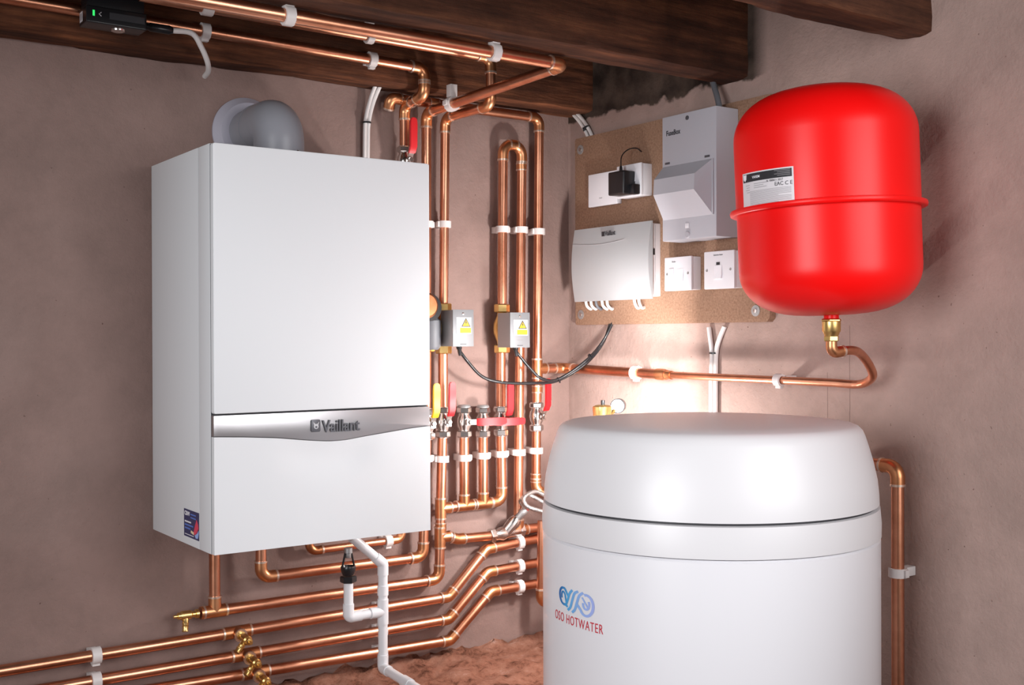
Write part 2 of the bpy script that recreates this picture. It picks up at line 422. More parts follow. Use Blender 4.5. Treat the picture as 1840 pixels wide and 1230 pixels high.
# horizontal with Y fitting
d0 = V((T2.x+.02, T2.y, T2.z)); dz = L(875, 962).z; de = V((-.012, T2.y, L(935, 950).z))
oY = pipe('copper_pipe', 'short copper pipe from left riser to the silver angled fitting', [d0, L(822, 968), L(884, 962)], rad=.03)
oD = pipe('copper_pipe', 'level copper pipe leaving the silver angled fitting behind the cylinder', [L(938, 951), de])
tee(oD, V((L(932, 900).x, d0.y, oD.location.z)), X, UP)
# E: header, riser, tee
Eh0 = L(706, 171); Et = L(969, 212); Eb = L(965, 722)
Eh0 = L(727, 182); zE = Et.z; Eh0 = V((L(702, 175).x, -.035, zE))
EY = V((Et.x, -.035, zE))
oE = pipe('copper_pipe', 'copper header under the timber plate turning down beside the room corner', [Eh0+V((.002, .012, -.02)), Eh0, EY, Eb])
coupling(oE, V((L(778, 182).x, -.035, zE)), X, h=.012)
T4 = iy(662, EY, Eb); tee(oE, T4, UP, X)
coupling(oE, T4+V((0, 0, -.05)), UP, h=.008)
# lower E
oE2 = pipe('copper_pipe', 'short copper pipe below the corner valve bending towards the cylinder', [L(964, 775), L(963, 882), V((-.03, -.12, L(963, 882).z-.02))])
coupling(oE2, L(963, 858), UP, h=.010)
# expansion line
ex = [T4+X*.02, V((-.040, -.035, T4.z)), W(1198, 673, .04)]
o7 = pipe('copper_pipe', 'wider copper pipe rounding the room corner above the cylinder', ex)
dd = (ex[2]-ex[1]).normalized()
q = P(); q.lathe([(R22+.0016, -.03), (R22+.0016, -.008), (R15+.0018, .002), (R15+.0018, .016)], ex[2], dd, 18); obj('reducer', q, ['cuf'], o7)
g1 = W(1395, 683, .04); g2 = W(1558, 690, .045)
TX, TY = -.2165, -.9865
fy = on(1494, 640, 0, TX)
q1 = V((TX, fy.y, on(1494, 634, 0, TX).z))
g3 = on(1562, 640, 0, -.13)
g3 = V((-.12, on(1556, 632, 0, -.12).y, on(1556, 632, 0, -.12).z))
LP = smooth([W(1500, 687.5, .042), W(1545, 690, .045), on(1567, 678, 0, -.065), on(1564, 660, 0, -.09), on(1548, 637, 0, -.13), on(1530, 629, 0, -.17), q1], 4)[:-2]
o8 = pipe('copper_pipe', 'narrow copper pipe curling up from the wall to the red tank', [ex[2]+dd*.01]+LP+[q1, q1+UP*.028], r=R15, kinds='b'*len(LP)+'e', brad=.012, rad=.012)
# 45 degree trio
def trio(label, pts, y=.035):
    return pipe('copper_pipe', label, [L(a, b, y) for a, b in pts], kinds='ee', rad=.02, group='copper pipes rising in parallel past the corner')
h1 = [(-60, 1215), (806, 1072), (874, 986), (1010, 958)]
h2 = [(-60, 1262), (806, 1112), (876, 1027), (1010, 1002)]
h3 = [(200, 1250), (808, 1150), (882, 1062), (1010, 1040)]
oh1 = trio('topmost of three parallel copper pipes sloping up at the right, upper white clip', h1)
oh2 = trio('middle of three parallel copper pipes sloping up at the right', h2)
oh3 = trio('lowest of three parallel copper pipes sloping up near the earth', h3)
# vertical in front of the trio
v0 = L(974, 935, .085); v1 = L(972, 1083, .085)
oV = pipe('copper_pipe', 'upright copper pipe crossing the three clipped pipes, hooked at its foot', [v0, v1, V((-.0005, -.085, v1.z-.004))])
# lower top run -> drop -> boiler
t0 = on(-200, -45, 1, -.122); t1 = on(768, 124, 1, -.122); t0.z = t1.z+.012
Vx = L(727, 230).x
t1.x = Vx
t2 = V((Vx, -.122, L(727, 190).z+.008)); t3 = V((Vx, -.035, L(727, 190).z))
oT = pipe('copper_pipe', 'copper pipe along the timber plate dropping to the lever valve above the boiler', [t0, t1, t2, t3, L(727, 268)])
oT2 = pipe('copper_pipe', 'copper pipe below the lever valve hidden behind the boiler top', [L(727, 300), L(727, 900)])
# third little pipe under the boiler
k0 = L(556, 990, .03); k1 = L(722, 968, .03)
oK = pipe('copper_pipe', 'thin copper pipe peeping out just below the boiler underside', [k0+UP*.06, k0, k1, k1+UP*.05], r=.0080, rad=.016)
# right wall pipe
r0 = W(1613, 838, .04)
oR = pipe('copper_pipe', 'copper pipe going down the right wall beside the white cylinder', [r0+Y*.16, r0, V((-.04, r0.y, .0))])

# ------------------------------------------------------------ clips
def clip(c, d, n, wall, r, label, group, hgt=.015):
    """c on pipe axis, d pipe direction, n points from the wall, wall = distance axis to wall"""
    d = V(d).normalized(); n = V(n); n = (n-d*n.dot(d)).normalized(); s = d.cross(n); q = P(); N = 10
    ro, ri = r+.0046, r+.0004; vs = []
    for k in range(N):
        a = k*2*PI/N+PI/N; ca, sa = math.cos(a), math.sin(a)
        for rr in (ro/math.cos(PI/N)*.99, ri):
            for h in (-.5, .5): vs.append(c+(n*ca+s*sa)*rr+d*h*hgt)
    fs = []
    for k in range(N):
        a = k*4; b = ((k+1) % N)*4
        fs += [(a, b, b+1, a+1), (a+2, a+3, b+3, b+2), (a, a+2, b+2, b), (a+1, b+1, b+3, a+3)]
    q.add(vs, fs)
    o = obj('pipe_clip', q, 'clip', org=c); tag(o, label, 'clip', group)
    w = .0085; mx = Matrix((s, d, n)).transposed().to_4x4(); mx.translation = c
    obj('base', P().box((-w, -hgt/2, -wall+.0004), (w, hgt/2, -ro+.0008), .0008, mx=mx), 'clip', o)
    obj('latch', P().box((ro-.001, -hgt*.42, -.006), (ro+.004, hgt*.42, .004), .0008, mx=mx), 'clip', o)
    return o
def on_pipe(a, b, px=None, py=None): return ix(px, a, b) if px is not None else iy(py, a, b)
NY_ = V((0, -1, 0)); NX_ = V((-1, 0, 0))
gA = 'upper row of clips on the risers'; gB = 'lower row of clips on the risers'
for (px, py, a, b, tx, g, r) in [
    (797, 403, Bt, L(797, 552), 'white clip on riser above the left zone valve', gA, .0105),
    (902, 412, L(902, 552), Cl, 'white clip on left leg of the copper hairpin', gA, R22),
    (934, 413, Dl, L(931, 930), 'white clip on right leg of the copper hairpin', gA, R22),
    (966, 416, EY, Eb, 'white clip on the riser nearest the room corner, high up', gA, R22),
    (790, 824, b0, b1, 'white clip below the chrome valve nearest the boiler', gB, R22),
    (834, 822, L(834, 905), L(834, 782), 'white clip on second manifold leg from the boiler', gB, R22),
    (868, 818, L(868, 905), L(868, 782), 'white clip on third manifold leg from the boiler', gB, R22),
    (900, 815, mE, L(900, 782), 'white clip on the curved manifold leg', gB, R22),
    (932, 812, Dl, L(931, 930), 'white clip low on the hairpin pipe passing the red levers', gB, R22),
    (963, 809, L(964, 775), L(963, 882), 'white clip below the corner valve beside the cylinder', gB, R22)]:
    c = iy(py, a, b); clip(c, (V(b)-V(a)), NY_, abs(c.y), r, tx, g)
c = iy(403, Atop, Av); clip(c, UP, NY_, abs(c.y), R22, 'white clip half hidden by boiler edge, upper', gA)
c = iy(823, hx1, Av2); clip(c, UP, NY_, abs(c.y), R22, 'white clip half hidden by boiler edge, lower', gB)
gC = 'clips on the three parallel pipes'
for h, tx in ((h1, 'topmost of three stacked clips left of the upright pipe'), (h2, 'middle of three stacked clips left of the upright pipe'), (h3, 'lowest of three stacked clips left of the upright pipe')):
    a, b = L(*h[2]), L(*h[3]); c = ix(933, a, b); clip(c, b-a, NY_, .035, R22, tx, gC)
gD = 'clips on the low pipes at the left'
for h, tx in ((h1, 'white clip at far left on the upper low pipe'), (h2, 'white clip at far left on the second low pipe, cut by the frame')):
    a, b = L(*h[0]), L(*h[1]); c = ix(172, a, b); clip(c, b-a, NY_, .035, R22, tx, gD, .017)
for h, tx, g in ((h1, 'dark-shadowed clip behind the waste pipe, upper', 0), (h2, 'clip behind the waste pipe, middle', 0), (h3, 'clip behind the waste pipe, lowest', 0)):
    a, b = L(*h[0]), L(*h[1]); c = ix(686, a, b); clip(c, b-a, NY_, .035, R22, tx, 'clips behind the waste pipe')
c = ix(697, k0, k1); clip(c, k1-k0, NY_, .03, .0080, 'small white clip just under the boiler beside the waste pipe', None, .016)
c = ix(1143, ex[1], ex[2]); clip(c, dd, NX_, abs(c.x), R22, 'white clip on the corner pipe left of the reducer', 'clips on the tank pipe')
c = ix(1400, ex[2], g2); clip(c, dd, NX_, abs(c.x), R15, 'white clip on the narrow pipe right of the twin cables', 'clips on the tank pipe')
c = V((-.04, r0.y, iy(1028, r0, V((-.04, r0.y, .3))).z)); clip(c, UP, NX_, .04, R22, 'white clip on the pipe right of the cylinder', None, .016)
gE = 'clips holding the overhead pipes'
for px, tx in ((518, 'white clip on the long overhead pipe straight above the boiler'), (888, 'white clip on the long overhead pipe near its far bend')):
    c = ix(px, Aleft, A_el); clip(c, X, V((0, 0, -1)), 1.788-c.z, R22, tx, gE, .016)
c = ix(812, A_el, Atop); clip(c, Y, V((0, 0, -1)), 1.803-c.z, R22, 'white clip on the pipe running back to the wall', gE, .018)
for px, tx in ((368, 'white clip on the plate pipe behind the hanging cable'), (668, 'white clip on the plate pipe near its drop')):
    c = ix(px, t0, t1); clip(c, X, NY_, .026, R22, tx, gE, .016)
c = ix(664, Bl, Bu); clip(c, X, V((0, 0, -1)), .06, .0105, 'small white clip on the pipe between two long overhead runs', gE, .014)
c = ix(372, Bl, Bu); clip(c, X, V((0, 0, -1)), .06, .0105, 'white clip at the top edge above the hanging cable', gE, .02)

# ------------------------------------------------------------ ball valves
def ball_valve(c, label, lever='up', lm='redp', group='ball valves with red levers', rot=0, open_top=False, s=1.0, tip=None):
    """c centre on the pipe; flow along z, spindle towards -y (turned by rot about z)"""
    t = thing('ball_valve', label, 'valve', c, group)
    q = P().lathe([(.0125, -.022), (.0125, -.018), (.0165, -.010), (.0175, 0), (.0165, .010), (.0125, .016), (.0125, .024)], c, UP, 28)
    rz = Matrix.Rotation(rot, 4, 'Z'); n = (rz @ V((0, -1, 0))); sd = rz @ X
    q.lathe([(.0085, .010), (.0085, .022), (.0065, .0225), (.0065, .027)], c, n, 20)
    obj('body', q, 'chrome', t)
    for z0, h in ((-.036, .015), (.020, .013)): obj('nut', P().hexn(c+UP*z0, UP, .0172, h).lathe([(.0135, -.001), (.0135, h+.001)], c+UP*z0, UP, 20), 'chrome', t)
    if open_top: obj('end_cap', P().lathe([(.0145, 0), (.015, .002), (.0125, .006)], c+UP*.033, UP, 24), 'steel', t)
    pv = c+n*.026; d = {'up': UP, 'right': sd}[lever]; w = d.cross(n)
    # lever: chrome strap stepping outwards, then the vinyl sleeve
    def bar(pts, wid, th, mi):
        qq = P(); vs = []; fs = []
        for (a, b, k) in pts:
            for e in (-1, 1):
                for g in (-1, 1): vs.append(pv+d*a+n*(b+g*th/2)+w*e*wid*k)
        for i in range(len(pts)-1):
            j = i*4; fs += [(j, j+4, j+5, j+1), (j+2, j+3, j+7, j+6), (j, j+2, j+6, j+4), (j+1, j+5, j+7, j+3)]
        fs += [(0, 1, 3, 2), tuple(len(vs)-4+x for x in (0, 2, 3, 1))]
        bm = bmesh.new(); bv = [bm.verts.new(v) for v in vs]; [bm.faces.new([bv[i] for i in f]) for f in fs]
        bmesh.ops.recalc_face_normals(bm, faces=bm.faces[:]); bmesh.ops.bevel(bm, geom=bm.edges[:], offset=th*.18, segments=2, affect='EDGES'); return qq.bm(bm)
    obj('lever_strap', bar([(-.010, 0, 1), (.008, 0, 1), (.022, .010, 1), (.03, .011, 1)], .0062, .0025, 0), 'chrome', t)
    lv = obj('lever', bar([(.014, .006, .95), (.028, .0135, 1), (.078*s, .0145, 1.02), (.088*s, .0145, .9), (.092*s, .0145, .5)], .0088, .0062, 0), lm, t)
    obj('spindle_nut', P().hexn(pv-n*.001, n, .0062, .007), 'chrome', t)
    return t
ball_valve(L(768, 760, .038), 'chrome ball valve with yellow lever at the boiler edge', lm='yel', group=None)
ball_valve(L(796, 757), 'first chrome valve right of boiler, its red lever pointing up')
ball_valve(L(834, 757), 'second chrome valve from boiler, red lever pointing right, topped by cap', 'right', open_top=True)
ball_valve(L(868, 757), 'third chrome valve from boiler, behind the level red levers', 'right', open_top=True)
ball_valve(L(900, 755), 'fourth chrome valve under right zone valve, red lever up')
ball_valve(L(964, 747), 'chrome valve nearest the room corner, red lever partly behind black cable', rot=.15)
ball_valve(L(727, 290), 'chrome valve peeping over the boiler top, red lever pointing up')

# ------------------------------------------------------------ motorised zone valves
def zone_valve(c, pxl, ya, yb, pxr, label):
    t = thing('zone_valve', label, 'valve', c, 'motorised zone valves')
    q = P().lathe([(.0115, -.04), (.013, -.03), (.020, -.012), (.021, 0), (.020, .012), (.013, .03), (.0115, .04)], c, UP, 24)
    obj('brass_body', q, 'brass', t)
    for z0 in (-.058, .038): obj('nut', P().hexn(c+UP*z0, UP, .0185, .020), 'brass', t)
    yf = .098; a = L(pxl, yb, yf); b = L(pxr, ya, yf)
    body = obj('actuator', P().box((a.x, -.046, a.z), (b.x, -.0965, b.z), .0008), 'steel', t)
    pl = obj('cover_plate', P().box((a.x-.0005, -.0965, a.z-.0005), (b.x+.0012, -.0985, b.z+.001), .0006), 'plate', t)
    w = b.x-a.x; h = b.z-a.z; cx = (a.x+b.x)/2
    obj('screw', P().lathe([(.0028, 0), (.0028, .0012), (.001, .0016)], (cx, -.0984, b.z-h*.10), NY_, 14), 'chrome', pl)
    lb = P().box((a.x+w*.16, -.0986, a.z+h*.34), (a.x+w*.90, -.0991, b.z-h*.2), mi=0)
    yl = -.0993
    lb.prism([(a.x+w*x, yl+.0002, a.z+h*z) for x, z in ((.40, .54), (.86, .54), (.63, .79))], (0, -.0003, 0), mi=2)
    lb.prism([(a.x+w*x, yl, a.z+h*z) for x, z in ((.455, .56), (.805, .56), (.63, .745))], (0, -.0003, 0), mi=1)
    lb.prism([(a.x+w*x, yl, a.z+h*z) for x, z in ((.34, .37), (.88, .37), (.88, .51), (.34, .51))], (0, -.0002, 0), mi=1)
    lb.prism([(a.x+w*x, yl-.0003, a.z+h*z) for x, z in ((.645, .735), (.585, .65), (.625, .65), (.60, .585), (.675, .67), (.635, .67), (.66, .735))], (0, -.0002, 0), mi=2)
    obj('warning_label', lb, ['vlabel', 'vyell', 'ink'], t, smooth=False)
    sl = obj('slot', P().box((cx-.008, -.0984, a.z+.004), (cx+.008, -.0988, a.z+.0055)), 'ink', pl)
    pt = P()
    txt('HONEYWELL' if False else '-- -- ---', .004, lambda u, v, s: V((cx+u, -.0986-s, a.z+h*.2+v)), pt)
    obj('embossing', pt, 'chrome', pl, smooth=False)
    gl = V((cx+.004, -.074, a.z)); obj('cable_gland', P().lathe([(.0065, 0), (.0065, .006), (.005, .007), (.0045, .016), (.0036, .022)], gl, (0, -.25, -1), 16), 'black', t)
    return gl
gl1 = zone_valve(L(797, 590), 814, 557, 622, 850, 'left motorised zone valve, grey box with yellow warning triangle')
gl2 = zone_valve(L(902, 590), 917, 562, 624, 951, 'right motorised zone valve, grey box with yellow warning triangle')

def cable(name, label, pts, r, m, group=None, n=8, cat='cable', parent=None):
    o = obj(name, P().tube(smooth(pts, n), r, 12), m, parent, org=None if parent else V(pts[0]))
    if parent is None: tag(o, label, cat, group)
    return o
def tie(c, d, r, label=None):
    q = P().lathe([(r-.001, -.0018), (r, -.0015), (r, .0015), (r-.001, .0018)], c, d, 16); u, w, _ = basis(d)
    q.box(c+u*r-V((.002, .002, .002)), c+u*r+V((.002, .002, .002)), .0004)
    o = obj('cable_tie', q, 'black'); tag(o, label, 'cable tie', 'black cable ties'); return o
j = L(1000, 684, .085); k_ = W(1050, 655, .045); k2 = W(1082, 618, .03); k3 = W(1099, 575, .012)
cable('control_cable', 'black cable sagging from the left zone valve to the board',
      [gl1+V((0, 0, -.008)), L(841, 650, .08), L(868, 677, .075), L(905, 687, .08), L(955, 688, .085), j, k_, k2, k3], .0036, 'cblack', 'black cables of the zone valves')
e_ = V((.004, -.004, -.004))
cable('control_cable', 'black cable curving from the right zone valve to the board',
      [gl2+V((0, 0, -.008)), L(953, 662, .085), L(974, 680, .09), j+V((.0, -.006, .004)), k_+V((-.003, -.003, .006)), k2+V((-.004, -.005, .004)), k3+V((0, -.008, 0))], .0036, 'cblack', 'black cables of the zone valves')
tie(j+V((.004, -.003, .002)), (k_-j), .0078, 'black tie bunching two black cables beside a red lever')
tie(at(k_, k2, .35)+V((-.002, -.003, .003)), (k2-k_), .0078, 'black tie on the black cables below the fibreboard')

# pump / filter behind boiler edge
fc = L(766, 590, .05)
t = thing('filter_valve', 'brass and dark grey valve head showing behind boiler edge', 'valve', fc)
obj('cap', P().lathe([(.026, 0), (.029, .003), (.029, .012), (.024, .016)], L(762, 549, .07), (0, -1, .05), 32), 'cuf', t)
obj('collar', P().lathe([(.031, 0), (.031, .02)], L(764, 553, .052), (0, -1, .05), 32), 'black', t)
obj('body', P().lathe([(.018, -.048), (.024, -.040), (.025, 0), (.024, .018), (.012, .03)], L(773, 590, .045), UP, 32), 'cgrey', t)
obj('nut', P().hexn(L(768, 632, .036), UP, .017, .024), 'brass', t)

# ------------------------------------------------------------ Y fitting + braided hoses
ya, yb_ = L(882, 962), L(940, 951); yd = (yb_-ya).normalized()
t = thing('angled_valve', 'silver angled filling valve on level pipe left of cylinder', 'valve', ya)
q = P().lathe([(.0135, .0), (.0135, .02), (.017, .03), (.0135, .045), (.0135, (yb_-ya).length-.01)], ya, yd, 24)
br = (UP*.72+X*.62+V((0, -.25, 0))).normalized(); c0 = at(ya, yb_, .42)
q.lathe([(.014, 0), (.0155, .028), (.0155, .040), (.013, .046)], c0, br, 24)
obj('body', q, 'chrome', t)
obj('nut', P().hexn(ya-yd*.004, yd, .0175, .014), 'chrome', t); obj('nut', P().hexn(yb_-yd*.014, yd, .0165, .014), 'chrome', t)
hc = c0+br*.045
obj('hose_tail', P().lathe([(.0085, 0), (.0085, .016), (.0095, .018), (.0095, .028), (.0055, .034)], hc, br, 18), 'steel', t)
obj('red_band', P().lathe([(.0072, .030), (.0078, .036)], hc, br, 18), 'redp', t)
hp = hc+br*.032
cable('braided_hose', 'silver braided hose looping out in front, lower coil', [hp, L(936, 900, .10), L(946, 890, .11), L(960, 893, .12), L(985, 908, .13), L(1015, 925, .14)], .0052, 'braid', 'silver braided filling hoses', cat='hose')
cable('braided_hose', 'silver braided hose looping behind, upper coil', [L(1015, 905, .13), L(985, 893, .12), L(962, 883, .115), L(942, 893, .12), L(946, 908, .13), L(965, 916, .14), L(1010, 928, .15)], .0052, 'braid', 'silver braided filling hoses', cat='hose')

# ------------------------------------------------------------ drain cocks
def cock(c, n, label, g='brass drain cocks'):
    n = V(n).normalized(); t = thing('drain_cock', label, 'valve', c, g)
    q = P().lathe([(.009, 0), (.009, .006), (.0062, .007), (.0062, .013), (.009, .016), (.0095, .034), (.007, .037), (.007, .042), (.0035, .043), (.0035, .050)], c, n, 18)
    obj('body', q, 'brass', t)
    s = (V((-.95, -.15, -.85))+n*.15).normalized() if n.y < -.5 else V((-.15, -.35, -1)).normalized(); s2 = c+n*.026
    obj('hose_spout', P().lathe([(.0065, 0), (.006, .014), (.0068, .016), (.0055, .020), (.0068, .022), (.0055, .026), (.0062, .032)], s2, s, 16), 'brass', t)
    return t
cock(H0a+(H0a-b1).normalized()*.004, (H0a-b1), 'brass drain cock on the pipe end under boiler corner')
oc = obj('end_socket', P().tube([H0a+(b1-H0a).normalized()*.02, H0a], R22+.0016, 18), 'cuf', oB2)
for h, px, o_, tx in ((h1, 425, oh1, 'uppermost brass drain cock teed off a low pipe'), (h2, 441, oh2, 'brass drain cock on the second low pipe'), (h3, 458, oh3, 'lowest brass drain cock, cut by the frame bottom')):
    a, b = L(*h[0]), L(*h[1]); c = ix(px, a, b); n = V((.05, -1, -.12)).normalized(); tee(o_, c, b-a, n, bl=.022, ln_=.03); cock(c+n*.020, n, tx)

# ------------------------------------------------------------ waste pipe + tundish
yo = .17
wp = [L(640, 972, yo), L(688, 1012, yo), L(688, 1199, yo), None]
wp[0] = L(632, 965, yo); w3 = V((wp[2].x+.13, -yo-.22, wp[2].z-.001))
w3 = Z3 = on(790, 1262, 2, wp[2].z-.002)
o = pipe('waste_pipe', 'white plastic waste pipe dropping from the boiler to the earth', [wp[0], wp[1], wp[2], w3], r=.0098, m='upvc', mf='upvc', ring=False, rad=.008, sock=.020)
def sleeve(c, d, h=.022, par=o): c = V(c); d = V(d).normalized(); return obj('socket', P().tube([c-d*h, c+d*h], .0115, 18), 'upvc', par)
tc_ = iy(1098, wp[1], wp[2]); sleeve(tc_, UP, .026); sleeve(iy(1060, wp[1], wp[2]), UP, .010); sleeve(at(wp[2], w3, .45), w3-wp[2], .016)
td = L(626, 1060, yo)
tb = V((td.x, -yo, tc_.z-.001))
o2 = pipe('overflow_pipe', 'short white plastic pipe under the black tundish joining the waste pipe', [V((td.x, -yo, L(626, 1040, yo).z)), tb, tc_], r=.0098, m='upvc', mf='upvc', ring=False, rad=.008, sock=.020)
obj('branch', P().tube([tc_, tc_-X*.03], .0115, 18), 'upvc', o)
z1 = L(626, 1044, yo).z; zt_ = L(626, 985, yo).z
t = thing('tundish', 'black plastic tundish hanging under boiler above white pipe', 'tundish', (td.x, -yo, z1))
hh = zt_-z1; c = V((td.x, -yo, z1))
obj('cup', P().lathe([(.0118, hh*.20), (.0145, hh*.30), (.0158, hh*.42), (.0150, hh*.47), (.013, hh*.47), (.009, hh*.3)], c, UP, 24), 'black', t)
obj('nut', P().hexn(c+UP*(-.002), UP, .017, hh*.2), 'black', t)
for s in (-1, 1):
    obj('strut', P().tube([c+V((s*.0135, 0, hh*.45)), c+V((s*.006, 0, hh*.93))], .0022, 8), 'black', t)
obj('inlet', P().lathe([(.005, hh*.72), (.006, hh*.74), (.006, hh*.85), (.0085, hh*.87), (.0085, hh*1.02)], c, UP, 18), 'steel', t)

# ------------------------------------------------------------ boiler
BX0, BX1, BZ0, BZ1, BD = -1.049, -.609, .871, 1.591, .338
t = thing('boiler', 'large white wall-hung gas boiler with silver handle strip', 'boiler', ((BX0+BX1)/2, 0, BZ0))
ys = on(357, 600, 0, BX0).y; yg = -(BD-.014)
obj('casing', P().box((BX0, -.001, BZ0), (BX1, ys+.0012, BZ1), .0015), 'white', t)
obj('seam', P().box((BX0+.0012, ys+.0015, BZ0+.0012), (BX1-.0012, yg-.001, BZ1-.0012)), 'seam', t)
obj('front_casing', P().box((BX0, ys, BZ0), (BX1, yg, BZ1), .002), 'white', t)
def fp(px, py): q = on(px, py, 1, -BD); return V((q.x, -BD, q.z))
zs = fp(387, 743).z; zs2 = fp(768, 731).z; zst = (zs+zs2)/2
e = .0012; yb2 = yg-.0016
def rrect(a, b, r, n=5, c=(1, 1, 1, 1)):
    out = []
    for k, (cx, cz, s) in enumerate(((b[0]-r, b[1]-r, 0), (a[0]+r, b[1]-r, PI/2), (a[0]+r, a[1]+r, PI), (b[0]-r, a[1]+r, 1.5*PI))):
        if not c[k]: out.append(((b[0], b[1]), (a[0], b[1]), (a[0], a[1]), (b[0], a[1]))[k]); continue
        for i in range(n+1): out.append((cx+r*math.cos(s+i*PI/2/n), cz+r*math.sin(s+i*PI/2/n)))
    return out
pu = [(x, yb2, z) for x, z in rrect((BX0+e, zst+.0015), (BX1-e, BZ1-.0005), .004)]
obj('upper_panel', P().prism(pu, (0, -(BD+yb2), 0), .0025), 'white', t)
cur = [(387, 785), (440, 785.5), (500, 787), (550, 791), (590, 793), (620, 791), (660, 783), (700, 776), (740, 769), (770, 765)]
cz = [fp(*q) for q in cur]; cz[0].x = BX0; cz[-1].x = BX1
def curve_z(x):
    for a, b in zip(cz, cz[1:]):
        if x <= b.x: 
            f = (x-a.x)/(b.x-a.x); return a.z+(b.z-a.z)*f
    return cz[-1].z
sm_ = {}
NXX = 44
xs = [BX0+e+(BX1-BX0-2*e)*i/NXX for i in range(NXX+1)]
zz = [curve_z(x) for x in xs]; zz = [(zz[max(0, i-1)]+zz[i]*2+zz[min(NXX, i+1)])/4 for i in range(NXX+1)]
st = [(x, yb2, z+.001) for x, z in zip(xs, zz)]+[(BX1-e, yb2, zst-.0015), (BX0+e, yb2, zst-.0015)]
strip = obj('handle_strip', P().prism(st, (0, -(BD+yb2)+.0015, 0), .001), 'silver', t)
q = P(); NZ = 20; vs = []; fs = []
for j in range(NZ+1):
    for i, x in enumerate(xs):
        z = (BZ0+.0008)+(zz[i]-.0008-BZ0)*j/NZ
        u = (x+.83)/.085; w = (z-(zz[i]-.028))/.032
        vs.append((x, -BD+.006*math.exp(-u*u*u*u-w*w), z))
for j in range(NZ):
    for i in range(NXX): a = j*(NXX+1)+i; fs.append((a, a+1, a+NXX+2, a+NXX+1))
rim = [i for i in range(NXX+1)]+[(j*(NXX+1)+NXX) for j in range(1, NZ+1)]+[NZ*(NXX+1)+i for i in range(NXX-1, -1, -1)]+[j*(NXX+1) for j in range(NZ-1, 0, -1)]
nb = len(vs); vs += [(vs[i][0], yb2, vs[i][2]) for i in rim]; n = len(rim)
for k in range(n): fs.append((rim[k], nb+k, nb+(k+1) % n, rim[(k+1) % n]))
q.add(vs, fs); obj('lower_panel', q, 'white', t)
# badge
ba = fp(559, 776); bb = fp(575, 753); q = P()
q.prism([(x, -BD, z) for x, z in rrect((ba.x, ba.z), (bb.x, bb.z), .003)], (0, -.0022, 0), .0005, 0)
cxb, czb = (ba.x+bb.x)/2, (ba.z+bb.z)/2; ww = (bb.x-ba.x)
q.lathe([(ww*.26, .0022), (ww*.26, .0030)], (cxb, -BD, czb-ww*.06), NY_, 20, 1)
for s in (-1, 1): q.prism([(cxb+s*ww*a, -BD-.0022, czb+ww*b) for a, b in ((.05, .12), (.34, .42), (.24, .10))], (0, -.0008, 0), mi=1)
q.lathe([(ww*.12, .0031), (ww*.12, .0036)], (cxb, -BD, czb-ww*.12), NY_, 16, 0)
obj('badge', q, ['badge', 'silver'], strip)
q = P(); ta = fp(579, 776); tb2 = fp(646, 775)
txt('Vaillant', .0225, lambda u, v, w: V((ta.x+u, -BD-.001-w, ta.z+v)), q, ext=.0012, bold=.0004, align='LEFT')
sx = (tb2.x-ta.x)/(max(v.x for v in q.v)-ta.x)
for v in q.v: v.x = ta.x+(v.x-ta.x)*sx
obj('lettering', q, 'badge', strip, smooth=False)
# sticker on side
q = P(); s1 = on(331, 912, 0, BX0); s2 = on(358, 972, 0, BX0); X0 = BX0
def sp(u, v, w=0): return V((X0-.0003-w, s1.y+(s2.y-s1.y)*u, s1.z+(s2.z-s1.z)*v))
def sq(pts, mi, w=.0002): q.prism([sp(a, b, w) for a, b in pts], (-.0002, 0, 0), mi=mi)
q.prism([sp(a, b) for a, b in ((0, 0), (1, 0), (1, 1), (0, 1))], (-.0002, 0, 0), mi=0)
sq([(.85, .26), (.95, .42), (.99, .6), (.9, .74), (.72, .86), (.66, .74), (.74, .52)], 3)
sq([(.97, .55), (.99, .75), (.93, .93), (.80, .95), (.72, .85), (.88, .74)], 4)
sq([(.48, .72), (.68, .76), (.66, .86), (.46, .81)], 5)
hs = s1.z-s2.z; wsd = s1.y-s2.y
def stx(s, u, v, h, mi, b=0, fit=None):
    k = len(q.v); txt(s, h, lambda a, c, w: V((X0-.0006-w, s1.y-u*wsd-a, s1.z-v*hs+c)), q, mi, .0001, b, 'LEFT')
    if fit:
        y_ = s1.y-u*wsd; mn = min(p_.y for p_ in q.v[k:])
        for p_ in q.v[k:]: p_.y = y_+(p_.y-y_)*fit*wsd/(y_-mn)
stx('CBW', .04, .22, hs*.15, 1, .0004, .36); [sq([(.45, v), (.80, v), (.80, v+.045), (.45, v+.045)], 2) for v in (.12, .24)]
[sq([(.06, v), (u, v), (u, v+.055), (.06, v+.055)], k) for v, u, k in ((.42, .48, 1), (.54, .62, 2), (.66, .44, 2))]
sq([(.06, .90), (.66, .90), (.66, .925), (.06, .925)], 1)
obj('sticker', q, ['navy', 'swhite', 'sblue', 'sred', 'lblue', 'cream'], t, smooth=False)
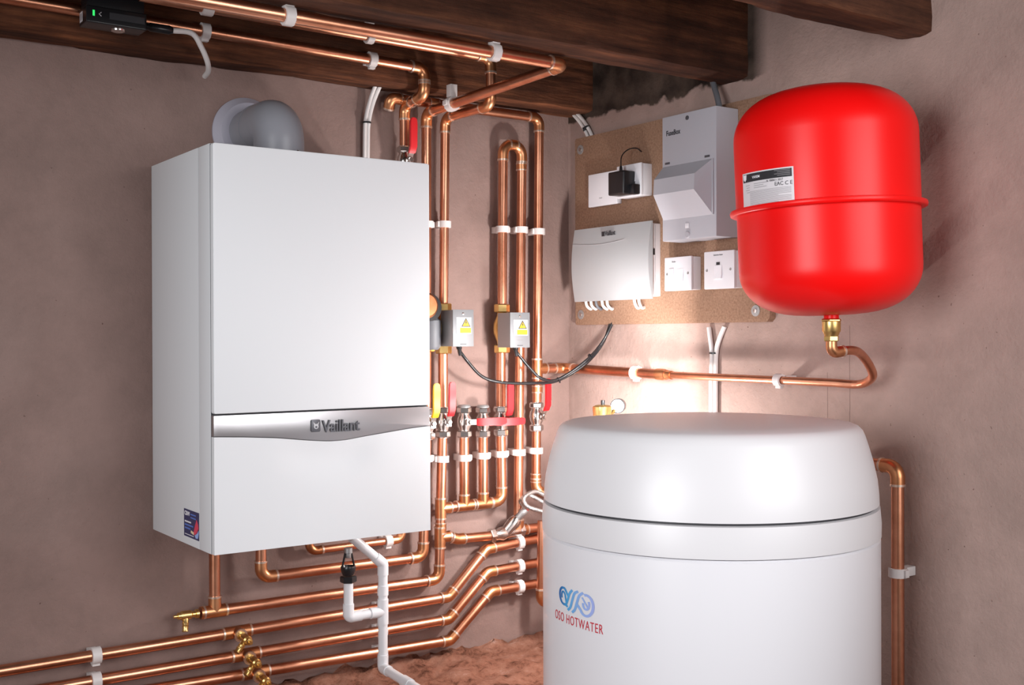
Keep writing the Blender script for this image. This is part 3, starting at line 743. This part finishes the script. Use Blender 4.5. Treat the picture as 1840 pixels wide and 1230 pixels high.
# flue
fx = on(503, 250, 1, -.17).x
t = thing('flue', 'grey elbowed flue rising from the boiler into the wall', 'flue', (fx, -.17, BZ1))
fz = 1.674; fr = .0490
pts = [V((fx, -.165, BZ1+.001)), V((fx, -.165, fz)), V((fx, -.03, fz))]
a = arc(pts[0], pts[1], pts[2], .068, 16)
obj('elbow', P().tube([pts[0]]+a+[V((fx, -.072, fz))], fr, 48), 'grey', t)
obj('elbow_lip', P().tube([V((fx, -.080, fz)), V((fx, -.070, fz))], fr+.0012, 48), 'grey', t)
obj('boot', P().tube([V((fx, -.071, fz)), V((fx, -.0, fz))], fr-.002, 48), 'grey', t)
obj('base_ring', P().lathe([(fr+.006, 0), (fr+.006, .006), (fr+.001, .012)], (fx, -.165, BZ1), UP, 48), 'grey', t)
for an in (.4, -.9): obj('screw', P().lathe([(.0035, 0), (.0035, .002), (.0015, .003)], V((fx, -.165, BZ1+.020))+V((math.sin(an), -math.cos(an), 0))*(fr-.001), (math.sin(an), -math.cos(an), 0), 12), 'chrome', t)
obj('wall_collar', P().lathe([(.075, 0), (.075, .004), (.062, .020), (.052, .022)], (fx, -.0005, fz), NY_, 56), 'flw', t)

# ------------------------------------------------------------ hot water cylinder
CX, CY, CR = -.345, -.832, .2870
t = thing('hot_water_cylinder', 'tall white hot water cylinder with blue swirl emblem', 'water cylinder', (CX, CY, 0))
obj('body', P().lathe([(CR-.02, 0), (CR, .012), (CR, .912), (CR-.004, .9155)], (CX, CY, .0), UP, 128), 'cylw', t)
obj('band', P().lathe([(CR-.006, .916), (CR+.0008, .9175), (CR+.0012, .94), (CR-.0010, .9655), (CR-.006, .9668)], (CX, CY, 0), UP, 128), 'cylc', t)
obj('seam', P().lathe([(CR-.0075, .9665), (CR-.0075, .9705)], (CX, CY, 0), UP, 96), 'seam', t)
pr = [(CR-.008, .9702), (CR-.0020, .9710), (CR-.0025, .985), (.282, 1.01), (.2755, 1.04), (.268, 1.066), (.2625, 1.083), (.2585, 1.092), (.252, 1.0985), (.244, 1.1018), (.20, 1.1055), (.12, 1.1085), (.04, 1.1095), (.001, 1.1096)]
obj('cover', P().lathe(pr, (CX, CY, 0), UP, 160), 'cylc', t)
def cyl(px, py):
    """angle / height of the photo point on the drum"""
    d = F_+R2*((px-920)/FPX)-U2*((py-615)/FPX); ox, oy = CAM.x-CX, CAM.y-CY
    A_ = d.x**2+d.y**2; B_ = 2*(ox*d.x+oy*d.y); C_ = ox*ox+oy*oy-CR*CR; s = (-B_-math.sqrt(max(0, B_*B_-4*A_*C_)))/2/A_
    q = CAM+d*s; return math.atan2(q.y-CY, q.x-CX) % (2*PI), q.z
def drum(u, v, w, th0, z0): th = th0+u/CR; return V((CX+(CR+.0002+w)*math.cos(th), CY+(CR+.0002+w)*math.sin(th), z0+v))
ta_, tz_ = cyl(998, 1104); tb_, tz2 = cyl(1084, 1143)
wid = (tb_-ta_)*CR
q = P(); txt('OSO HOTWATER', .0152, lambda u, v, w: V((u, v, w)), q, 0, .0002, 0, 'LEFT', gap=1.14); mx_ = max(v.x for v in q.v)
tt_, zz_ = cyl(998, 1107)
q.v = [drum(v.x*wid/mx_, v.y-.0015, v.z+.0002, tt_, zz_) for v in q.v]
print('logo', ta_, tb_, tz_, tz2, wid)
obj('lettering', q, 'ored', t, smooth=False)
# emblem: ribbons
def stroke(q, pts, wd, n=6):
    pts = smooth([V((a, b, 0)) for a, b in pts], n); vs = []; fs = []
    for i, p_ in enumerate(pts):
        d = (pts[min(i+1, len(pts)-1)]-pts[max(i-1, 0)]).normalized(); nn = V((-d.y, d.x, 0))*wd/2
        vs += [p_+nn, p_-nn]
    for i in range(len(pts)-1): fs.append((2*i, 2*i+1, 2*i+3, 2*i+2))
    q.add(vs, fs)
q = P()
def ell(cx, cy, rx, ry, a0, a1, tilt, n=14):
    out = []
    for i in range(n+1):
        a = math.radians(a0+(a1-a0)*i/n); x, y = rx*math.cos(a), ry*math.sin(a); c, s = math.cos(tilt), math.sin(tilt); out.append((cx+x*c-y*s, cy+x*s+y*c))
    return out
# unit space 0..1 x 0..0.62
stroke(q, [(.30, .10)]+ell(.17, .34, .135, .21, -60, -300, .12)[1:]+[(.33, .36), (.40, .20)][:1], .060)
stroke(q, [(.23, .10), (.30, .28), (.36, .46), (.44, .57)], .062)
stroke(q, ell(.165, .33, .062, .12, 200, -10, .12, 8)+[(.26, .18)], .050)
stroke(q, [(.30, .02), (.38, .12), (.44, .32), (.50, .50), (.60, .58)], .062)
stroke(q, [(.43, .0), (.51, .10), (.57, .30), (.63, .48), (.73, .58)], .062)
stroke(q, [(.56, .26)]+ell(.80, .28, .165, .26, 215, 470, -.05, 18), .064)
stroke(q, ell(.80, .31, .075, .13, 175, 400, -.05, 10), .052)
# right swirl inner tail
stroke(q, [(.70, .46), (.80, .30), (.86, .20)], .04)
e0, ez0 = cyl(1005, 1096); e1, ez1 = cyl(1069, 1110); ew = (e1-e0)*CR; eb = cyl(1010, 1100)[1]; et = cyl(1010, 1057)[1]
q.v = [drum(v.x*ew, .007+v.y*(et-eb)*1.62, .0003, e0, eb) for v in q.v]
obj('emblem', q, 'oblue', t, smooth=False)

# air vent + gauge behind cylinder
gx, gy = -.10, -.33
vt = on(1082, 735, 1, -.33); gx = vt.x
t = thing('air_vent', 'brass automatic air vent with black cap behind the cylinder', 'vent', (gx, gy, vt.z-.02))
obj('body', P().lathe([(.008, -.30), (.008, -.05), (.020, -.045), (.020, -.004), (.021, 0), (.021, .010), (.015, .013), (.005, .014)], (gx, gy, vt.z-.004), UP, 28), 'brass', t)
obj('cap', P().lathe([(.0045, 0), (.0045, .010), (.004, .011)], (gx+.002, gy, vt.z+.009), UP, 14), 'black', t)
obj('riser', P().tube([V((gx, gy, vt.z-.30)), V((gx, gy, .50))], R22, 16), 'cu', t)
gc = on(1110, 729, 1, -.33)
t = thing('pressure_gauge', 'small round pressure gauge beside brass vent behind the cylinder', 'gauge', gc)
gn = V((-.75, -.65, 0)).normalized()
obj('case', P().lathe([(.016, -.02), (.0165, 0), (.0165, .003), (.0148, .003)], gc, gn, 28), 'black', t)
obj('dial', P().lathe([(.0145, 0), (.0145, .0032)], gc, gn, 28), 'label', t)
uu, ww_, _ = basis(gn); obj('needle', P().tube([gc+gn*.0036, gc+gn*.0036+UP*.010+uu*.004], .0006, 6), 'ink', t)
obj('stem', P().tube([gc-gn*.012, V((gx+.01, gy, gc.z-.03)), V((gx, gy, gc.z-.05))], .004, 8), 'brass', t)

# ------------------------------------------------------------ red expansion vessel
tc0 = V((TX, TY, 1.4640)); TR = .1512
ax = (Matrix.Rotation(math.radians(-2.0), 3, F_) @ UP)
t = thing('expansion_vessel', 'round bright red expansion vessel high on the right wall', 'expansion vessel', tc0)
def dome(h0, sgn, R, flat, sh, n=14):
    out = []
    for i in range(n+1):
        a = i/n*PI/2; r = R*(math.cos(a)**.62) if i < n else .0005; h = h0+sh*(math.sin(a)**1.0); out.append((r, sgn*h))
    return out
up = [(TR, .004)]+dome(.120, 1, TR, 0, .083)
obj('upper_shell', P().lathe(up, tc0, ax, 96), 'red', t, ang=60)
lo = [(TR-.001, -.004)]+dome(.099, -1, TR-.001, 0, .080)
obj('lower_shell', P().lathe(lo, tc0, ax, 96), 'red', t, ang=60)
obj('flange', P().lathe([(TR-.004, -.0045), (TR+.006, -.0055), (TR+.0095, -.004), (TR+.0105, 0), (TR+.0095, .0035), (TR+.002, .005), (TR-.004, .006)], tc0, ax, 96), 'red', t, ang=60)
bz = tc0-ax*.174; bot = V((TX, q1.y, bz.z)); 
obj('wall_bracket', P().box((-.10, TY-.03, 1.36), (0, TY+.03, 1.365)).box((-.10, TY-.03, 1.55), (0, TY+.03, 1.555)), 'steel', t)
nb_ = V((TX, q1.y, 0))
z_a = on(1494, 572, 0, TX).z; z_b = on(1494, 612, 0, TX).z; z_t = on(1494, 558, 0, TX).z
obj('neck', P().lathe([(.0125, z_a), (.0125, z_t+.012)], nb_, UP, 24), 'red', t)
lpz = (tc0.z)
# label patch on shell
def shell(px, py):
    d = F_+R2*((px-920)/FPX)-U2*((py-615)/FPX); ox, oy = CAM.x-TX, CAM.y-TY
    A_ = d.x**2+d.y**2; B_ = 2*(ox*d.x+oy*d.y); C_ = ox*ox+oy*oy-TR*TR; s = (-B_-math.sqrt(max(0, B_*B_-4*A_*C_)))/2/A_
    q = CAM+d*s; return math.atan2(q.y-TY, q.x-TX) % (2*PI), q.z
c00 = shell(1337, 372); c10 = shell(1428, 362); c01 = shell(1336, 308); c11 = shell(1426, 295)
u_, w_, a_ = None, None, ax
def lab(u, v, w=0):
    th = (c00[0]*(1-u)+c10[0]*u); zl = (c00[1]*(1-u)+c10[1]*u)*(1-v)+(c01[1]*(1-u)+c11[1]*u)*v
    h = (zl-tc0.z); c = tc0+ax*h; rr = TR+.0004+w
    e1_ = (X-ax*X.dot(ax)).normalized(); e2_ = ax.cross(e1_); return c+(e1_*math.cos(th)+e2_*math.sin(th))*rr
q = P()
def patch(u0, v0, u1, v1, mi, w, n=12):
    vs = []; fs = []
    for i in range(n+1):
        for vv_ in (v0, v1): vs.append(lab(u0+(u1-u0)*i/n, vv_, w))
    for i in range(n): a = 2*i; fs.append((a, a+2, a+3, a+1))
    q.add(vs, fs, mi)
patch(0, 0, 1, 1, 0, 0); patch(.025, .74, .975, .965, 1, .0003)
for k in range(3): patch(.30, .66-k*.055, .56-(k % 2)*.06, .675-k*.055, 2, .0003)
for k in range(4): patch(.10+.02*(k % 2), .64-k*.065, .20, .655-k*.065, 2, .0003)
for k in range(11): patch(.20, .46-k*.036, .96-(.2 if k in (10, 5) else 0), .472-k*.036, 2, .0003)
for k in range(4): patch(.70+.05*(k % 2), .93-k*.045, .95, .94-k*.045, 2, .0005)
W_ = abs(c10[0]-c00[0])*TR; H_ = abs(c01[1]-c00[1])
def lt(s, u, v, h, mi, b=0): txt(s, h, lambda a, c, w: lab(u+a/W_, v+c/H_, .0006+w*.2), q, mi, .0001, b, 'LEFT')
lt('VAREM', .27, .82, .0042, 3, .0001); lt('EAC C E', .70, .53, .0062, 1); lt('N. 000011 2017', .56, .66, .0034, 1)
vs = [(.035, .95), (.13, .95), (.12, .82), (.085, .765), (.045, .82)]
q.add([lab(a, b, .0006) for a, b in vs], [tuple(range(5))], 3)
obj('label_plate', q, ['label', 'ink', 'inkg', 'swhite'], t, smooth=False)
# brass connector
t = thing('tank_connector', 'brass check connector screwed under the red tank', 'connector', (TX, q1.y, z_b))
hb = z_a-z_b; o_ = V((TX, q1.y, z_b))
obj('body', P().lathe([(.010, 0), (.010, hb*.1), (.0135, hb*.36), (.0155, hb*.45), (.0155, hb*.86)], o_, UP, 24), 'brass', t)
obj('nut', P().hexn(o_+UP*hb*.84, UP, .0172, hb*.16), 'brass', t); obj('nut', P().hexn(o_-UP*.001, UP, .0128, hb*.26), 'brass', t)

# ------------------------------------------------------------ fibreboard and electrics
BT = .018
ba_, bb_ = W(1034, 583, BT), W(1383, 577, BT); bt_ = W(1034, 252, BT)
y_a, y_b, z0_, z1_ = ba_.y, bb_.y, 1.2795, bt_.z+.003
pts = [(-.0002, y, z) for y, z in ((y_a, z0_+.004), (y_a, z1_-.004), (y_a-.004, z1_), (y_b, z1_), (y_b, z0_+.008), (y_b+.008, z0_), (y_a-.004, z0_))]
tag(obj('fibreboard', P().prism(pts, (-BT+.0002, 0, 0), .0006), 'mdf'), 'brown fibreboard sheet fixed to the right wall carrying the electrics', 'board')
for px, py, tx in ((1043, 269, 'washer screw at the top left of the fibreboard'), (1044, 565, 'washer screw at the bottom left of the fibreboard'), (1358, 558, 'washer screw at the bottom right of the fibreboard under the tank')):
    c = W(px, py, BT); o = obj('washer_screw', P().lathe([(.0115, 0), (.0115, .0012), (.006, .0014)], c, NX_, 24), 'steel', org=c); tag(o, tx, 'screw', 'washer screws on the board')
    obj('screw_head', P().lathe([(.005, .0014), (.0045, .003), (.0015, .0034)], c, NX_, 14), 'chrome', o)
# consumer unit
a = W(1190, 432, .083); b = W(1287, 189, .083); xf = -.083
FY0, FY1, FZ0, FZ1 = W(1190, 300, .083).y, W(1287, 300, .083).y, W(1287, 424, .083).z, W(1287, 189, .083).z
t = thing('consumer_unit', 'tall grey consumer unit with hinged cover, left of the red tank', 'fuse box', (-BT, (FY0+FY1)/2, FZ0))
obj('enclosure', P().box((-BT, FY0, FZ0), (xf, FY1, FZ1), .0025), 'fuse', t)
fh = FZ1-FZ0; fw = FY0-FY1
def fy_(u): return FY0-fw*u
def fzz(v): return FZ0+fh*v
zf1, zf0 = W(1190, 289, .09).z, W(1190, 400, .09).z
d_ = .030
f0, f1, zA1, zB0 = .02, .94, fzz(.60), fzz(.17)
A0 = [V((xf, fy_(f0), zA1)), V((xf, fy_(f1), zA1)), V((xf, fy_(f1), zB0)), V((xf, fy_(f0), zB0))]
t_in = [V((xf-d_, fy_(f0+.02), zA1-.030)), V((xf-d_, fy_(f1-.14), zA1-.030)), V((xf-d_-.002, fy_(f1-.14), zB0+.052)), V((xf-d_-.002, fy_(f0+.02), zB0+.052))]
q = P(); q.add(A0+t_in, [(0, 1, 2, 3), (7, 6, 5, 4), (0, 4, 5, 1), (1, 5, 6, 2), (2, 6, 7, 3), (3, 7, 4, 0)])
cv = obj('hinged_cover', q, 'fuse', t, smooth=False)
obj('frame_rib', P().box((xf, fy_(f1)+.001, zB0), (xf-.003, fy_(f1)-.003, zA1), .0008), 'fuse', t)
for u in (.06, .80): obj('hinge', P().box((xf+.0005, fy_(u), zA1+.004), (xf-.0015, fy_(u)-.014, zA1+.0085), .0005), 'badge', t)
obj('screw', P().lathe([(.0048, 0), (.0048, .001), (.003, .0014)], V((xf, fy_(.48), fzz(.955))), NX_, 16), 'badge', t)
obj('handle_notch', P().lathe([(.008, 0), (.006, .002)], V((xf, fy_(.48), zB0-.036)), NX_, 20), 'fuse', t)
q = P(); q.box((xf, fy_(.44), zB0-.022), (xf-.001, fy_(.44)-.011, zB0-.012), .0003); obj('catch', q, 'plug', t)
q = P(); txt('FuseBox', .011, lambda u, v, w: V((xf-.0002-w, fy_(.08)-u, fzz(.845)+v)), q, 0, .0003, .0003, 'LEFT'); mn = min(v.y for v in q.v); k = fw*.27/(fy_(.08)-mn)
for v in q.v: v.y = fy_(.08)+(v.y-fy_(.08))*k
obj('lettering', q, 'ink', t, smooth=False)
# heating controller
VX = .062
cy0, cy1 = W(1028, 470, VX).y, W(1166, 470, VX).y; cz0, cz1 = W(1100, 539, VX).z, W(1100, 404, VX).z
cyb = W(1187, 470, BT).y
t = thing('heating_controller', 'silver-fronted wall control box at the lower left of the fibreboard', 'control box', (-BT, (cy0+cy1)/2, cz0))
obj('back_box', P().box((-BT, cy0-.008, cz0+.006), (-.052, cyb, cz1-.004), .002), 'plug', t)
q = P(); N = 12; vs = []; fs = []
for i in range(N+1):
    v = i/N; bow = math.sin(v*PI)*.010; z = cz0+(cz1-cz0)*v
    for y, x in ((cy0, -.050), (cy0, -.054-bow), (cy1, -.054-bow), (cy1, -.050)): vs.append((x, y, z))
for i in range(N):
    for k in range(4): a = i*4+k; b = i*4+(k+1) % 4; fs.append((a, b, b+4, a+4))
fs += [(0, 3, 2, 1), (N*4, N*4+1, N*4+2, N*4+3)]
q.add(vs, fs); fc_ = obj('front_cover', q, 'vsilver', t, ang=30)
lid = []
q = P(); pp = []
for i in range(17):
    u = i/16; v = .80-.05*math.sin(u*PI*1.2)+.03*u; bow = math.sin(v*PI)*.010; pp.append(V((-.0545-bow, cy0-(cy0-cy1)*u, cz0+(cz1-cz0)*v)))
obj('lid_groove', P().tube(pp[:12], .0005, 6), 'inkg', fc_)
q = P(); txt('Vaillant', .011, lambda u, v, w: V((-.0605-w, cy0-.122-u, cz1-.0225+v)), q, 0, .0003, .0003, 'LEFT')
q.v = [V((v.x, (cy0-.122)+(v.y-(cy0-.122))*.80, v.z)) for v in q.v]
yk = cy0-.122
q.prism([(-.0600, yk+a, cz1-.0235+b) for a, b in ((.012, 0), (.002, 0), (.002, .011), (.012, .011))], (-.0006, 0, 0))
obj('lettering', q, 'ink', fc_, smooth=False)
obj('display_window', P().box((-.036, cyb+.0002, W(1178, 458, .03).z), (-.046, cyb-.001, W(1178, 447, .03).z)), 'ink', t)
obj('side_groove', P().box((-.0335, cyb+.0002, cz0+.010), (-.0342, cyb-.0002, cz1-.008)), 'inkg', t)
# wires below the controller
hz = W(1075, 556, BT).z
for i, px in enumerate((1052, 1061, 1070, 1081, 1090)):
    p0 = W(px, 532, .045); p1 = W(px+2, 548, .044); p2 = W(px+9, 555, .030); p3 = W(px+12, 553, .014)
    cable('control_wire', ('%s white wire looping under the silver control box' % ('first', 'second', 'grey-shaded middle', 'fourth', 'fifth')[i]) + ' from the left', [p0, p1, p2, p3], .0034, 'cwhite' if i != 2 else 'cgrey', 'wires looping under the control box')
for i, px in enumerate((1139, 1147)):
    cable('control_wire', ('left' if i == 0 else 'right')+' one of two white wires under the box right end', [W(px, 532, .045), W(px+2, 545, .044), W(px+7, 553, .030), W(px+12, 551, .014)], .0034, 'cwhite', 'wires looping under the control box')
# switches
def gang(px0, px1, py0, py1, dep, side, label, cat, group=None):
    a = W(px0, py1, dep); b = W(px1, py0, dep); t = thing('switch' if cat == 'switch' else cat.replace(' ', '_'), label, cat, (-BT, (a.y+b.y)/2, a.z), group)
    obj('back_box', P().box((-BT, a.y-.001, a.z+.001), (-dep+.006, b.y+.001, b.z-.001), .0015), 'plug', t)
    pl = obj('face_plate', P().box((-dep+.006, a.y, a.z), (-dep, b.y, b.z), .0022), 'plug', t)
    return t, pl, a, b
def screws(pl, a, b, dep):
    for s in (.10, .88):
        y = a.y+(b.y-a.y)*s; obj('screw', P().lathe([(.0030, 0), (.0028, .0006), (.001, .0003)], V((-dep, y, (a.z+b.z)/2)), NX_, 12), 'steel', pl)
dep = .048
def at_(a, b, u, v): return a.y+(b.y-a.y)*u, a.z+(b.z-a.z)*v
def rocker(t, a, b, u0, v0, u1, v1, dep, name='rocker'):
    y0_, z0q = at_(a, b, u0, v0); y1_, z1q = at_(a, b, u1, v1)
    return obj(name, P().prism([(-dep-.0003, y0_, z0q), (-dep-.0032, y0_, z0q), (-dep-.0006, y0_, z1q), (-dep-.0003, y0_, z1q)], (0, y1_-y0_, 0)), 'swhite', t, smooth=False)
t, pl, a, b = gang(1194, 1242, 459, 523, dep, 1, 'left white switched spur on the fibreboard with a rocker and fuse holder', 'switch', 'white switches on the board')
screws(pl, a, b, dep); rocker(t, a, b, .48, .28, .72, .64, dep)
y0_, z0q = at_(a, b, .18, .28); y1_, z1q = at_(a, b, .36, .66); obj('fuse_holder', P().box((-dep, y0_, z0q), (-dep-.0016, y1_, z1q), .0006), 'plug', t)
q = P(); ly, lz = at_(a, b, .36, .84); txt('Boiler', .0036, lambda u, v, w: V((-dep-.0002-w, ly-u, lz+v)), q, 0, .0001); obj('lettering', q, 'ink', pl, smooth=False)
t, pl, a, b = gang(1265, 1319, 448, 520, dep, 1, 'right white switch on the fibreboard partly behind the red tank', 'switch', 'white switches on the board')
screws(pl, a, b, dep); rocker(t, a, b, .36, .27, .60, .62, dep)
y0_, z0q = at_(a, b, .42, .63); obj('indicator', P().box((-dep, y0_, z0q), (-dep-.0006, y0_-.010, z0q+.006)), 'ink', pl)
q = P(); ly, lz = at_(a, b, .48, .88); txt('Immersion Heater', .0032, lambda u, v, w: V((-dep-.0002-w, ly-u*.8, lz+v)), q, 0, .0001); obj('lettering', q, 'ink', pl, smooth=False)
t, pl, a, b = gang(1057, 1108, 305, 373, .034, 1, 'thin white blank plate beside the black plug', 'wall plate')
q = P(); ly, lz = at_(a, b, .45, .22); txt('heater', .0040, lambda u, v, w: V((-.0342-w, ly-u*.8, lz+v)), q, 0, .0001); obj('lettering', q, 'inkg', pl, smooth=False)
dep = .052
t, pl, a, b = gang(1108, 1152, 291, 357, dep, 1, 'white switched socket holding a black plug adapter', 'socket')
rocker(t, a, b, .66, .44, .82, .80, dep); obj('screw', P().lathe([(.003, 0), (.001, .0006)], V((-dep, at_(a, b, .80, .34)[0], at_(a, b, .8, .30)[1])), NX_, 12), 'steel', pl)
# plug
d0_ = .052; pa = W(1094, 352, .085); pb = W(1122, 305, .085)
t = thing('plug_adapter', 'black plug adapter with thin curled lead in the white socket', 'plug', (-d0_, (pa.y+pb.y)/2, pa.z))
obj('body', P().box((-d0_, pa.y, pa.z), (-.088, pb.y, pb.z), .004, seg=3), 'black', t)
obj('pin_block', P().box((-d0_, pb.y+.004, pa.z-.001), (-.072, pb.y-.016, pa.z+.022), .003), 'black', t)
obj('strain_relief', P().lathe([(.004, 0), (.0035, .010), (.0025, .014)], V((-.072, (pa.y+pb.y)/2, pb.z-.001)), UP, 14), 'black', t)
wp0 = V((-.072, (pa.y+pb.y)/2, pb.z+.010)); we = W(1155, 273, BT)
obj('lead', P().tube(smooth([wp0, W(1117, 281, .06), W(1128, 269, .045), W(1143, 266, .03), we+V((-.004, 0, 0))]), .0013, 8), 'black', t)
# cables around the board
gW = 'pairs of white cables'
def pair(ptsl, names, r=.0046):
    for i, pts in enumerate(ptsl): cable('white_cable', names[i], pts, r, 'cwhite', gW)
pair([[W(1274, 588, .006), W(1276, 605, .007), W(1279, 634, .007), W(1278, 690, .007), W(1277, 850, .007)], [W(1302, 586, .006), W(1293, 608, .007), W(1287, 634, .007), W(1286, 690, .007), W(1285, 850, .007)]],
     ['left one of two white cables dropping below the fibreboard', 'right one of two white cables dropping below the fibreboard'], .0052)
tie(W(1283, 634, .007), UP, .0105, 'black tie joining two white cables below the fibreboard')
pair([[W(1068, 260, .006), W(1062, 240, .007), W(1050, 219, .008), W(1034, 200, .01), W(1024, 190, .012)], [W(1061, 262, .006), W(1055, 242, .007), W(1044, 222, .008), W(1030, 205, .01), W(1023, 196, .012)]],
     ['upper white cable running from the timber plate to the fibreboard', 'lower white cable running from the timber plate to the fibreboard'], .0046)
tie(W(1054, 231, .008), W(1062, 240, .007)-W(1050, 219, .008), .010, 'black tie on white cables above the fibreboard')
pair([[L(654, 420, .012), L(655, 260, .012), L(657, 215, .014), L(665, 180, .02), L(676, 150, .04)], [L(660, 420, .012), L(661, 260, .012), L(663, 218, .014), L(671, 184, .02), L(684, 152, .04)]],
     ['left one of two white cables rising from the boiler top', 'right one of two white cables rising from the boiler top'], .0044)
tie(L(659, 220, .014), UP, .0098, 'black tie on white cables above the boiler')
cable('grey_cable', 'dark grey cable entering the top of the consumer unit', [W(1279, 140, .03), W(1283, 155, .034), W(1289, 175, .04), W(1294, 200, .045)], .0062, 'cgrey')

# ------------------------------------------------------------ black repeater box on the plate pipe
fa = on(155, 37, 1, -.185); fb = on(264, 56, 1, -.185); zb_ = (fa.z+fb.z)/2
t = thing('router_box', 'black electronic box with green light hung on the timber plate', 'router', (fa.x, -.16, zb_))
bxo = obj('housing', P().box((fa.x, -.137, zb_), (fb.x, -.185, zb_+.030), .0025, seg=3).box((fa.x+.003, -.138, zb_+.028), (fb.x-.002, -.178, zb_+.062), .003), 'black', t)
obj('label_plate', P().box((fa.x-.0004, -.143, zb_+.006), (fa.x+.001, -.160, zb_+.024)).box((fa.x-.0006, -.147, zb_+.009), (fa.x, -.157, zb_+.021), mi=1), ['label', 'inkg'], t)
obj('green_light', P().box((fa.x+.011, -.1849, zb_+.012), (fa.x+.0145, -.1856, zb_+.022)), 'green', t)
obj('symbol', P().tube([V((fa.x+.026, -.1853, zb_+.020)), V((fa.x+.022, -.1853, zb_+.0165)), V((fa.x+.026, -.1853, zb_+.013))], .0007, 6), 'label', t)
obj('slot', P().box((fa.x+.040, -.1849, zb_+.010), (fb.x-.004, -.1855, zb_+.022)), 'seam', t)
obj('dome_button', P().lathe([(.013, 0), (.012, .003), (.007, .005), (.001, .0055)], V((fa.x+.062, -.160, zb_)), (0, 0, -1), 24), 'chrome', t)
obj('connector', P().lathe([(.006, 0), (.0065, .012), (.008, .014), (.0085, .050), (.006, .056)], V((fb.x-.001, -.160, zb_+.014)), X, 16), 'black', t)
cs = V((fb.x+.054, -.160, zb_+.014))
cable('white_lead', 'short white lead hanging from the black box', [cs, on(345, 60, 1, -.158), on(362, 85, 1, -.15), on(373, 112, 1, -.13), on(374, 128, 1, -.10), on(368, 137, 1, -.07)], .0052, 'cwhite')

# ------------------------------------------------------------ light
def area(name, loc, tgt, size, power, col=(1, 1, 1), sy=None):
    ld = bpy.data.lights.new(name, 'AREA'); ld.energy = power; ld.color = col; ld.size = size
    if sy: ld.shape = 'RECTANGLE'; ld.size_y = sy
    o = bpy.data.objects.new(name, ld); COL.objects.link(o); o.location = V(loc)
    o.rotation_euler = (V(tgt)-V(loc)).to_track_quat('-Z', 'Y').to_euler(); return o
area('softbox_front', (-.50, -2.35, 1.55), (-.90, -.34, 1.25), 1.0, 8.2, (.99, .99, 1), 1.1).data.spread = math.radians(100)
area('softbox_left', (-2.80, -1.65, 1.35), (-.2, -.95, 1.15), 1.0, 15, (.97, .98, 1), 1.2).data.spread = math.radians(100)
pl_ = bpy.data.lights.new('low_lamp', 'POINT'); pl_.energy = 9; pl_.shadow_soft_size = .03; pl_.color = (1, .965, .94)
o = bpy.data.objects.new('low_lamp', pl_); COL.objects.link(o); o.location = (-.20, -.41, .95)
area('flash_head_corner', (-.21, -.50, 1.19), (-.27, 0, 1.20), .045, 4.3, (1, .965, .94), .06)
w = bpy.data.worlds.new('world'); SC.world = w; w.use_nodes = True
w.node_tree.nodes['Background'].inputs[0].default_value = (1, .86, .83, 1); w.node_tree.nodes['Background'].inputs[1].default_value = .16
SC.view_settings.view_transform = 'Standard'; SC.view_settings.look = 'None'; SC.view_settings.exposure = 0; SC.view_settings.gamma = 1
